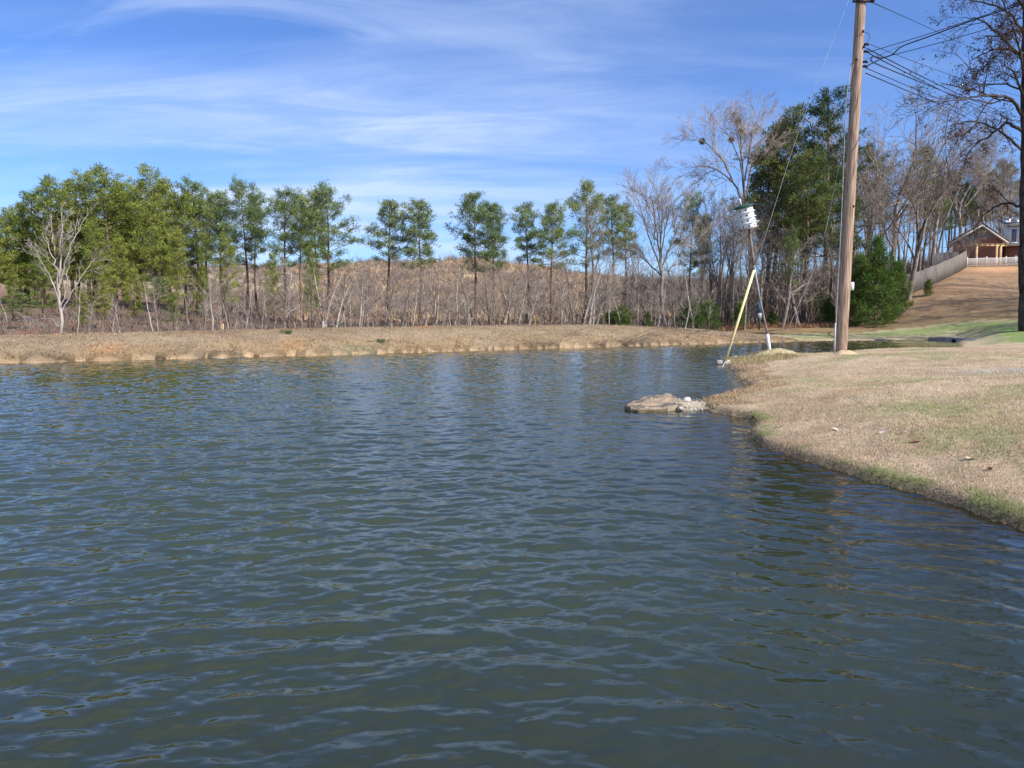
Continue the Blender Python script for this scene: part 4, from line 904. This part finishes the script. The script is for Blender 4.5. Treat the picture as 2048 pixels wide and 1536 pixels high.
# stone and log at its foot
def boulder(name, c, size, seed, mat, label, cat, rz=0, sub=3, rough_=.18, flat=None):
    import bmesh
    bm = bmesh.new(); bmesh.ops.create_icosphere(bm, subdivisions=sub, radius=1)
    g = np.random.default_rng(seed); dirs = g.normal(0, 1, (14, 3)); dirs /= np.linalg.norm(dirs, axis=1)[:, None]; offs = g.uniform(.62, .95, 14)
    for v in bm.verts:
        p = np.array(v.co)
        for dd, of in zip(dirs, offs):
            q = p.dot(dd)
            if q > of: p = p - dd * (q - of)
        p = p * (1 + g.normal(0, rough_ * .12)); v.co = (p[0] * size[0], p[1] * size[1], p[2] * size[2])
    me = bpy.data.meshes.new(name); bm.to_mesh(me); bm.free(); me.materials.append(mat); o = bpy.data.objects.new(name, me); C.objects.link(o); o.location = c; o.rotation_euler = (0, 0, rz)
    if label: tag(o, label, cat)
    return o
p_ = P3(1441, 723, 24.7); m = MB(); m.tube(np.array([[-.14, 0, 0], [-.12, 0, 0], [.30, .04, .01], [.33, .04, .01]]), [.085, .10, .095, .07], 12); lo_ = m.build('log', stone); lo_.location = (p_[0], p_[1], .06); tag(lo_, 'short grey log lying in the water under the yellow prop pole', 'log')
# slab rock
def slab():
    D0 = 12.75
    top = [P(1249, 812, 12.75), P(1262, 805, 12.95), P(1285, 796, 13.25), P(1312, 791, 13.45), P(1340, 787, 13.55), P(1350, 794, 13.2), P(1364, 806, 12.85), P(1352, 812, 12.65), P(1330, 819, 12.5), P(1290, 822.5, 12.42), P(1277, 822.5, 12.42), P(1262, 817, 12.55)]
    top = np.array(top); cc = top.mean(0); n = len(top); g = np.random.default_rng(9); rings = []
    # densified outline
    ol = np.vstack([np.linspace(top[i], top[(i + 1) % n], 7)[:-1] for i in range(n)]); ol += g.normal(0, .006, ol.shape); ol[:, 2] = np.maximum(ol[:, 2], .035)
    k = len(ol); V = []
    low = ol.copy(); low[:, 2] = -.15; low[:, :2] = cc[:2] + (low[:, :2] - cc[:2]) * .96; V.append(low)
    for s in (1.0, .97, .93, .88, .82, .75, .68, .6, .5, .4, .3, .2, .1):
        rg = cc + (ol - cc) * s; rg[:, 2] += .010 * (1 - s) + np.where(s < 1, (fbm(rg[:, 0] * 9, rg[:, 1] * 9, 3, 4) - .5) * .025 + (fbm(rg[:, 0] * 2.2 + rg[:, 1] * 5, rg[:, 1] * .6, 8, 2) > .5) * .018, 0); V.append(rg)
    V = np.vstack(V); V = np.vstack([V, [cc + [0, 0, .012]]]); nr = len(V) // k; Q = [[i * k + j, i * k + (j + 1) % k, (i + 1) * k + (j + 1) % k, (i + 1) * k + j] for i in range(nr - 1) for j in range(k)]
    T = [[(nr - 1) * k + j, (nr - 1) * k + (j + 1) % k, nr * k] for j in range(k)]
    m = MB(); org = np.array([cc[0], cc[1], 0]); xx, yy, zz2 = V[:, 0], V[:, 1], V[:, 2]
    st = fbm((xx * .8 + yy * .4) * 3, (yy - xx * .35) * 16, 5, 5); pt = fbm(xx * 9, yy * 9, 6, 4); V[:, 2] += (st - .5) * .03 * (zz2 > .03)
    cv = mixc_(np.tile(np.array([.30, .235, .165]), (len(V), 1)), (.13, .11, .09), sm((st - .47) / .12)); cv = mixc_(cv, (.44, .31, .20), sm((pt - .55) / .1) * .7); cv = mixc_(cv, (.05, .05, .03), sm((.055 - zz2) / .03))
    m.add(V - org, Q, T, cv); o = m.build('slab_rock', rocka, None, False, True); o.location = org; tag(o, 'big tilted flat sandstone slab half in the water by the near bank', 'rock')
slab()
# gravel spit
g = np.random.default_rng(4); import bmesh
bm = bmesh.new(); bmesh.ops.create_icosphere(bm, subdivisions=1, radius=1); ico = np.array([v.co[:] for v in bm.verts]); icf = np.array([[v.index for v in f.verts] for f in bm.faces]); bm.free()
m = MB(); gc = []
for i in range(1500):
    t = g.uniform(0, 1); u = 1350 + 78 * t; v = np.interp(t, [0, 1], [806, 812]) + g.normal(0, 4.0) * (1.1 - .3 * t); s = g.uniform(.008, .024)
    pz = .02 + .10 * (1 - t) * max(0, 1 - abs(v - 806) / 9); xx, yy = G(u, v, pz); R_ = np.linalg.qr(g.normal(0, 1, (3, 3)))[0]
    c_ = np.array([.40, .345, .27]) * g.uniform(.55, 1.3); m.add((ico * np.array([1, .8, .6]) * s) @ R_ + [xx, yy, pz], None, icf, np.clip(c_, 0, .85))
tag(m.build('gravel', M['brushy'], None, False, True), 'pale gravel spilled between the slab rock and the bank', 'gravel', kind='stuff')
m = MB(); ptsb = [G(1350, 800, .03), G(1375, 797, .03), G(1415, 800, .03), G(1425, 815, .03), G(1400, 822, .03), G(1356, 822, .03)]
ptsb = np.array(ptsb); cc = ptsb.mean(0); ring = [np.column_stack([cc + (ptsb - cc) * s, np.full(6, z_)]) for s, z_ in ((1.7, -.10), (1.0, -.02), (.4, .02))]; V = np.vstack(ring + [np.array([[cc[0], cc[1], .06]])])
m.add(V, [[i * 6 + j, i * 6 + (j + 1) % 6, (i + 1) * 6 + (j + 1) % 6, (i + 1) * 6 + j] for i in range(2) for j in range(6)], [[12 + j, 12 + (j + 1) % 6, 18] for j in range(6)]); o = m.build('gravel_bed', noisemat('gravel_bed', (.35, .29, .22), (.62, .54, .44), 40, bump=1, bscale=60)); tag(o, kind='structure')
for i, (u, v, s) in enumerate(((1372, 803, .085), (1383, 806, .06), (1360, 812, .05))):
    xx, yy = G(u, v, .08); boulder('stone', (xx, yy, .10 - i * .03), (s * 1.3, s, s * .8), 20 + i, palestone if i == 0 else stone, ('whitish lump of stone against the right side of the slab', 'smaller grey stone right of the whitish lump in the gravel', 'small grey stone at the front of the gravel')[i], 'stone', sub=2)
# small rocks on the peninsula's tip
for i, (u, v, s) in enumerate(((1470, 717, .12), (1484, 712, .14), (1505, 709, .13), (1462, 737, .07), (1492, 770, .06))):
    xx, yy = G(u, v, .1); boulder('stone', (xx, yy, gz(xx, yy) + .02), (s * 1.4, s, s * .7), 30 + i, stone, ('mossy stone on the bank tip nearest the yellow prop pole', 'second mossy stone on the bank tip, right of the one by the prop pole', 'third stone on the bank tip, closest to the bird house mound', 'small stone at the waterline below the bank tip', 'small stone at the waterline in the little cove')[i], 'stone', sub=2)
# weeds on the tip
x1 = rng.uniform(7.0, 9.0, 500); y1 = rng.uniform(23, 26.5, 500); d_ = shore_dist(x1, y1)[0]; k_ = d_ > 0
brush('waterside_weeds', x1[k_], y1[k_], .03, .15, 12, .008, (.22, .19, .09), (.50, .40, .22), 'dry and green weeds over the tip of the near bank', 'weeds', 1.2)

x1, y1 = polar_pts(30000, 13, 29, R(10), R(25), 1.0); d_, i_ = shore_dist(x1, y1); k_ = (d_ > .02) & (d_ < .9 * (.4 + fbm(x1, y1, 2, 3))) & (i_ > NFAR)
brush('bank_weeds', x1[k_][:3000], y1[k_][:3000], .02, .08, 5, .006, (.22, .15, .09), (.56, .41, .25), 'shaggy dead weeds fringing the near bank around the cove and tip', 'weeds', 1.3, js=.04)
# overhead cables
cab = 'overhead cables at the utility pole'
def cable(pts, r, mat, label, sag=0.0, name='overhead_cable', grp=cab, k=14):
    W = np.array(pts, float)
    if len(W) == 2: t = np.linspace(0, 1, k)[:, None]; W = W[0] * (1 - t) + W[1] * t; W[:, 2] -= sag * 4 * (t * (1 - t))[:, 0]
    else: W = smoothline(W, 6, 3)
    o0 = W[0].copy(); m = MB(); m.tube(W - o0, r, 6); o = m.build(name, mat); o.location = o0; tag(o, label, 'cable', grp); return o
pr = lambda v: poleat(v) + np.array([.25, -.08, 0])
cable([pr(100), P3(2300, -95, 20)], .011, black, 'upper of the black cables rising right from the pole toward the picture corner', .12)
cable([pr(127), P3(1765, 116, PD), P3(1785, 110, PD - .2), P3(1798, 96, PD - .3), P3(1812, 89, PD - .4), P3(1850, 76, PD - .8), P3(1935, 44, PD - 1.6), P3(2048, 7, PD - 3), P3(2250, -60, PD - 5)], .019, black, 'thick kinked black cable rising right from the pole')
cable([P3(1785, 110, PD - .2), P3(2250, -35, 20.5)], .011, black, 'black cable running just under the thick kinked one', .1)
cable([pr(113), P3(1800, 92, PD - .3)], .006, black, 'short thin support wire joining the pole and thick kinked cable', .02)
cable([pr(82), P3(2110, 205, 60)], .010, black, 'thin highest wire falling right from the pole across the oak', .3)
cable([pr(92), P3(2060, 240, 70)], .02, black, 'second highest wire falling right from the pole to the house', .3)
cable([pr(98), P3(1750, 114, PD), P3(1905, 192, 48), P3(2050, 268, 80)], .018, black, 'black wire falling right, just under the second highest', .2)
cable([P3(1765, 116, PD), P3(1744, 112, PD), P3(1741, 121, PD), P3(1750, 127, PD + .3), P3(1830, 160, 32), P3(1905, 190, 44), P3(2050, 250, 80)], .02, black, 'thick black service drop looping at the pole then falling right')
cable([pr(130), P3(1900, 208, 46), P3(2050, 288, 85)], .014, black, 'second lowest wire falling right from the pole', .2)
cable([pr(140), P3(1905, 220, 46), P3(2050, 296, 85)], .018, black, 'lowest wire falling right from the pole', .2)
cable([poleat(3) + np.array([.3, -.1, 0]), P3(1850, 52, 40), P3(2000, 122, 70)], .014, black, 'faint wire falling right from the bracket at the picture top', .1)
cable([poleat(-60) + np.array([-.1, -.1, 0]), P3(1600, 250, PD + .2), P3(1510, 538, BD - .1)], .005, palec, 'pale guy line from the utility pole top down to the bird house pole', name='guy_line', grp='guy lines of the bird house')
cable([poleat(120) + np.array([-.16, -.1, 0]), P3(1696, 190, PD), P3(1683, 300, PD + .1), P3(1665, 400, PD + .2), P3(1640, 512, PD + .3), P3(1600, 605, PD + .4), P3(1558, 696, BD)], .006, palec, 'sagging guy line from the utility pole side to the ground beside the bird house pole', name='guy_line', grp='guy lines of the bird house')
# blue marker sign
xx, yy, _ = P(1518, 664, 57); zb = gz(xx, yy); so_ = empty('marker_sign', (xx, yy, zb)); tag(so_, 'narrow blue and white marker sign on a dark post at the end of the dam', 'sign')
zt = P(1518, 603, 57)[2] - zb; m = MB(); m.box((0, 0, zt / 2 - .15), (.09, .09, zt + .25)); m.build('post', dkgreen, so_, False)
m = MB(); m.box((0, -.06, zt - .42), (.30, .03, .85)); m.build('blue_panel', noisemat('blue_paint', (.03, .12, .22), (.05, .18, .30), 3, rough=.5), so_, False)
m = MB(); m.box((0, -.06, zt - 1.08), (.30, .03, .42)); m.build('white_panel', greyc, so_, False)
# marker stake on the dam
xx, yy, _ = P(446, 658, 34.5); zb = gz(xx, yy); m = MB(); m.tube(np.array([[0, 0, -.1], [0, 0, .26], [0, 0, .32]]), [.045, .045, .03], 8); o = m.build('marker_stake', noisemat('orange_wood', (.55, .33, .17), (.70, .46, .27), 6)); o.location = (xx, yy, zb); tag(o, 'short orange-tan stake on the crest of the dam', 'stake')
# green weed clumps on the dam face
for i, (u, v) in enumerate(((928, 683), (762, 682), (577, 683))):
    xx, yy = G(u, v, .5); g = np.random.default_rng(i); cen = np.array([xx, yy, gz(xx, yy) + .05]) + g.normal(0, 1, (30, 3)) * [.16, .12, .03]; m = MB(); Vv, Qq, cc = clumps(cen, np.zeros((30, 3)), g, .12, 8, .012, (.05, .08, .03), (.14, .2, .08), .8); m.add(Vv, Qq, col=cc)
    tag(m.build('weed_clump', M['needle'], None, False, True), ('green weed clump on the dam face right of the long orange soil streak', 'faint green weed clump on the dam face left of the orange soil streak', 'dark weed clump beside the left orange soil patch')[i], 'weed', 'weed clumps on the dam face')
# inlet end: concrete sill
c0 = np.array([*G(1913, 683), 0]); conc = noisemat('concrete', (.20, .19, .17), (.36, .34, .31), 5, bump=.3)
ho = empty('culvert_headwall', (c0[0], c0[1], 0), R(58)); ho.rotation_euler[2] = R(100); tag(ho, 'low concrete culvert end at the right tip of the inlet', 'culvert')
m = MB(); m.box((0, 0, -.05), (4.6, .3, .5)); m.build('sill', conc, ho, False); m = MB(); m.box((.2, -.35, .206), (3.2, .7, .05)); m.build('cap_slab', conc, ho, False); m = MB(); m.tube(np.array([[0, .0, .04], [0, .25, .04]]), .12, 14); m.build('pipe', hole, ho)
# fallen branches on the green strip
for i, (u, v) in enumerate(((1846, 671), (1766, 666), (1856, 673))):
    xx, yy = P(u, v, 50)[:2]; zb = gz(xx, yy); m = MB(); g = np.random.default_rng(40 + i)
    for q in range(4): a = g.uniform(-.5, .5) + (3.1 if q % 2 else 0); m.tube(np.array([[q * .1, 0, .04], [q * .1 + .5 * math.cos(a), .5 * math.sin(a), .10], [q * .1 + .9 * math.cos(a), .9 * math.sin(a), .12]]), [.02, .015, .008], 5)
    o = m.build('fallen_branch', M['pale_bark']); o.location = (xx, yy, zb); tag(o, ('bleached fallen branch on the green strip beyond the inlet, middle one', 'leftmost bleached fallen branch beyond the inlet', 'rightmost small bleached branch beyond the inlet')[i], 'branch', 'fallen branches beyond the inlet')
# leaves on the near lawn
lv = [(1830, 941, (.30, .07, .05), 'dark red fallen leaf on the near lawn'), (1977, 1009, (.60, .38, .2), 'orange-tan fallen leaf near the waterline at the right'), (1555, 901, (.6, .56, .5), 'pale curled leaf at the mossy waterline'), (1762, 921, (.60, .56, .50), 'small white scrap on the near lawn'), (1670, 877, (.62, .52, .4), 'pale tan leaf in the middle of the near lawn'), (1940, 941, (.6, .48, .34), 'pale leaf left of the picture edge on the near lawn'), (1507, 846, (.6, .4, .3), 'pinkish leaf at the little muddy cove')]
for i, (u, v, c_, lab) in enumerate(lv):
    D_ = G(u, v, .3); zb = gz(*D_); D_ = G(u, v, zb + .02); zb = gz(*D_); a = i * 1.3; V = []
    for t in np.linspace(0, 1, 7):
        wv = .028 * math.sin(math.pi * min(1, t * .92 + .06)); V += [((t - .5) * .11, -wv, .012 + .012 * math.sin(t * 4)), ((t - .5) * .11, wv, .018 + .012 * math.cos(t * 3))]
    mt = noisemat('leaf_%d' % i, tuple(np.array(c_) * .8), c_, 30); m = MB(); m.add(V, [[2 * k, 2 * k + 2, 2 * k + 3, 2 * k + 1] for k in range(6)]); o = m.build('fallen_leaf', mt); o.location = (D_[0], D_[1], zb); o.rotation_euler = (.1, .1, a); tag(o, lab, 'leaf')

# fences
plank = noisemat('grey_planks', (.09, .078, .067), (.23, .20, .17), 2.2, stretch=(3, 3, .3), bump=.4, lo=.3, hi=.7)
def plankfence(name, A, B, n, hA, label, mat, hB=None):
    A = np.array(A); B = np.array(B); o = empty(name, (A[0], A[1], gz(A[0], A[1]))); tag(o, label, 'fence'); org = np.array(o.location); m = MB(); p = MB(); rl = MB()
    rz = math.atan2(B[1] - A[1], B[0] - A[0]); g = np.random.default_rng(n); ln = np.hypot(*(B - A)[:2]); w_ = ln / n
    for i in range(n):
        t = (i + .5) / n; xx, yy = A[:2] + (B - A)[:2] * t; zb = gz(xx, yy); hh = hA + ((hB or hA) - hA) * t + g.normal(0, .015); m.box(np.array([xx, yy, zb + hh / 2 - .05]) - org, (w_ * .93, .025, hh + .1), rz)
        if i % 16 == 0: p.box(np.array([xx - .05 * math.sin(rz), yy + .05 * math.cos(rz) + .02, zb + hh / 2 - .03]) - org, (.1, .1, hh + .12), rz)
    m.build('planks', mat, o, False); p.build('posts', mat, o, False); return o
plankfence('plank_fence', P(1818, 590, 68)[:2], P(1932, 538, 88)[:2], 150, 1.75, 'weathered grey plank fence climbing the slope to the house', plank, 2.0)
plankfence('dark_fence', P(1862, 560, 90)[:2], P(1915, 540, 96)[:2], 40, 2.1, 'dark board fence behind the upper plank fence, left of the house', noisemat('dark_boards', (.05, .045, .05), (.10, .09, .09), 3))
A = np.array(P(1934, 533, 88.5)[:2]); B = np.array(P(2090, 530, 90)[:2]); wf = empty('white_fence', (A[0], A[1], gz(*A))); tag(wf, 'low white picket fence at the top of the slope before the house', 'fence'); org = np.array(wf.location)
pk, ps, rl = MB(), MB(), MB(); nn = 90; rz = math.atan2(B[1] - A[1], B[0] - A[0]); tops = []
for i in range(nn):
    xx, yy = A + (B - A) * i / (nn - 1); zb = gz(xx, yy); pk.box(np.array([xx, yy, zb + .55]) - org, (.045, .02, .95), rz); tops.append((xx, yy, zb))
    if i % 11 == 0: ps.box(np.array([xx, yy + .07, zb + .55]) - org, (.11, .11, 1.25), rz)
for hz in (.18, .98):
    rl.tube(np.array([[x_, y_ + .03, z_ + hz] for x_, y_, z_ in tops]) - org, .035, 4)
cream = noisemat('cream_paint', (.52, .48, .42), (.66, .62, .56), 4); pk.build('pickets', cream, wf, False); ps.build('posts', cream, wf, False); rl.build('rails', cream, wf, False)
# house
brick, bnt, bb = newmat('brick'); bt = bnt.nodes.new('ShaderNodeTexBrick'); tc2 = bnt.nodes.new('ShaderNodeTexCoord'); mp2 = bnt.nodes.new('ShaderNodeMapping'); mp2.inputs['Rotation'].default_value = (R(90), 0, 0); bnt.links.new(tc2.outputs['Object'], mp2.inputs[0]); bnt.links.new(mp2.outputs[0], bt.inputs[0])
bt.inputs['Scale'].default_value = 4; bt.inputs['Color1'].default_value = (.30, .09, .055, 1); bt.inputs['Color2'].default_value = (.20, .07, .045, 1); bt.inputs['Mortar'].default_value = (.33, .24, .2, 1); bt.inputs['Mortar Size'].default_value = .03; bnt.links.new(bt.outputs[0], bb.inputs['Base Color'])
shing = noisemat('shingles', (.12, .11, .10), (.22, .20, .18), 9, stretch=(1, 1, 3), bump=.3); glass, _g, gbb = newmat('window_glass'); gbb.inputs['Base Color'].default_value = (.12, .14, .17, 1); gbb.inputs['Roughness'].default_value = .08; gbb.inputs['Specular IOR Level'].default_value = .8
HD = 98.0; gl_ = P3(1905, 525, HD); gr_ = P3(2004, 525, HD); hz0 = min(gz(gl_[0], HD), gz(gr_[0], HD)) - .2
hs = empty('house', (gl_[0], HD, hz0)); tag(hs, 'brick house with grey gable roof and white-sided wing on top of the slope', 'house'); org = np.array([gl_[0], HD, hz0])
HA = R(-30); hs.rotation_euler[2] = HA
def hx(u): k = (u - 1024) / FPX; return (k * HD - org[0]) / (math.cos(HA) - k * math.sin(HA))
def hz(v, dy=0): return P(1950, v, HD - 1.6 + dy)[2] - org[2]
W_ = hx(1994); e = hz(478); rdg = hz(447); xm = hx(1950); Ld = 9.0
m = MB(); V = [(0, 0, 0), (W_, 0, 0), (W_, 0, e), (xm, 0, rdg - .15), (0, 0, e), (0, Ld, 0), (W_, Ld, 0), (W_, Ld, e), (xm, Ld, rdg - .15), (0, Ld, e)]
m.add(V, [[0, 1, 2, 4], [6, 5, 9, 7], [1, 6, 7, 2], [5, 0, 4, 9]], [[4, 2, 3], [7, 9, 8]]); m.build('wall', brick, hs, False)
gbm = MB(); gbm.add([(0.0, -.03, e), (W_, -.03, e), (xm, -.03, rdg - .15)], None, [[0, 1, 2]]); gbm.build('gable_siding', noisemat('grey_siding', (.16, .14, .13), (.24, .21, .19), 3, stretch=(1, 1, 6)), hs, False)
def slab4(mb, a, b, c, d_, th):
    a, b, c, d_ = map(np.array, (a, b, c, d_)); n_ = nrm(np.cross(b - a, d_ - a)) * th; mb.add([a, b, c, d_, a + n_, b + n_, c + n_, d_ + n_], [[3, 2, 1, 0], [4, 5, 6, 7], [0, 1, 5, 4], [1, 2, 6, 5], [2, 3, 7, 6], [3, 0, 4, 7]])
xl, xr = hx(1885), hx(2005); zl = rdg - (rdg - e) * (xm - xl) / xm; zr = rdg - (rdg - e) * (xr - xm) / (W_ - xm)
m = MB(); slab4(m, (xl, -.5, zl), (xm, -.5, rdg), (xm, Ld + .4, rdg), (xl, Ld + .4, zl), .14); slab4(m, (xm + .002, -.5, rdg), (xr, -.5, zr), (xr, Ld + .4, zr), (xm + .002, Ld + .4, rdg), .14); rf = m.build('roof', shing, hs, False)
m = MB(); slab4(m, (xl, -.56, zl - .12), (xl, -.51, zl - .12), (xm, -.51, rdg - .12), (xm, -.56, rdg - .12), .22); slab4(m, (xm, -.56, rdg - .12), (xm, -.51, rdg - .12), (xr, -.51, zr - .12), (xr, -.56, zr - .12), .22); m.build('fascia', cream, hs, False)
# wing
wx0, wx1 = W_ + .02, hx(2095); wf0 = hz(492); wt = hz(454)
m = MB(); m.box(((wx0 + wx1) / 2, 2.2, (wf0 + wt) / 2), (wx1 - wx0, 4.6, wt - wf0)); m.build('wing_wall', noisemat('white_siding', (.66, .66, .64), (.80, .80, .78), 2, stretch=(.4, .4, 14)), hs, False)
m = MB(); m.box(((wx0 + wx1) / 2 + .05, 2.4, wf0 / 2), (wx1 - wx0 - .3, 4.0, wf0)); m.build('wing_base', brick, hs, False)
m = MB(); m.box(((wx0 + wx1) / 2, .2, wf0 - .02), (wx1 - wx0 + .4, 1.0, .22)); m.build('wing_sill', cream, hs, False)
m = MB(); slab4(m, (wx0 + .1, -.35, wt + .0), (wx1 + .3, -.35, wt + .0), (wx1 + .3, 5, wt + 1.1), (wx0 - .3, 5, wt + 1.1), .16); m.build('wing_roof', shing, hs, False)
m = MB(); m.box(((wx0 + wx1) / 2, -.41, wt + .06), (wx1 - wx0 + .1, .1, .26)); m.build('wing_fascia', cream, hs, False)
for (u0, u1) in ((2008, 2020), (2023, 2036), (2046, 2058)):
    a_, b_ = hx(u0), hx(u1); z0_, z1_ = hz(488), hz(460); m = MB(); t_ = .09
    for (cx_, cz_, sx_, sz_) in (((a_ + b_) / 2, z1_, b_ - a_ + t_ * 2, t_), ((a_ + b_) / 2, z0_, b_ - a_ + t_ * 2, t_), (a_, (z0_ + z1_) / 2, t_, z1_ - z0_ - t_), (b_, (z0_ + z1_) / 2, t_, z1_ - z0_ - t_)): m.box((cx_, -.15, cz_), (sx_, .10, sz_))
    fo = m.build('window', white, hs, False); m = MB(); m.box(((a_ + b_) / 2, -.13, (z0_ + z1_) / 2), (b_ - a_ - t_, .03, z1_ - z0_ - t_)); m.build('pane', glass, fo, False)
for u0, u1, v0, v1 in ((1912, 1918, 478, 492), (1929, 1935, 472, 486)):
    a_, b_ = hx(u0), hx(u1); z0_, z1_ = hz(v1), hz(v0); m = MB(); m.box(((a_ + b_) / 2, -.02, (z0_ + z1_) / 2), (b_ - a_, .10, z1_ - z0_)); fo = m.build('window', cream, hs, False); m = MB(); m.box(((a_ + b_) / 2, -.075, (z0_ + z1_) / 2), (b_ - a_ - .16, .02, z1_ - z0_ - .16)); m.build('pane', glass, fo, False)
m = MB(); m.box((hx(2001), 2.5, hz(448)), (.75, .7, 1.6)); m.box((hx(2001), 2.5, hz(448) + .85), (.85, .8, .1)); m.build('chimney', white, hs, False)
m = MB(); m.tube(np.array([[hx(2023), 2, hz(455)], [hx(2022), 2, hz(440)]]), .12, 8); m.build('vent_pipe', white, hs)
# pergola of raw timber
timber = noisemat('raw_timber', (.42, .28, .13), (.62, .44, .24), 4, stretch=(1, 1, .3))
pg = empty('pergola', (gl_[0], HD - 3.5, gz(gl_[0] + 5, HD - 3.5))); tag(pg, 'raw timber pergola frame in front of the brick gable', 'pergola'); po_ = np.array(pg.location)
zt_ = P3(1950, 493, HD - 3.5)[2] - po_[2]
for u in (1953, 1993, 2001): m = MB(); xx = P(u, 500, HD - 3.5)[0] - po_[0]; m.box((xx, 0, zt_ / 2 - .4), (.22, .2, zt_ + .8)); m.build('post', timber, pg, False)
x0_, x1_ = P(1950, 500, HD - 3.5)[0] - po_[0], P(2012, 500, HD - 3.5)[0] - po_[0]
m = MB(); m.box(((x0_ + x1_) / 2, 0, zt_ + .11), (x1_ - x0_, .16, .2)); m.build('beam', timber, pg, False)
m = MB()
for i in range(7): m.box((x0_ + (x1_ - x0_) * i / 6, 1.2, zt_ + .30), (.07, 3.0, .16))
m.build('rafters', timber, pg, False)
print('objects', len(bpy.data.objects))
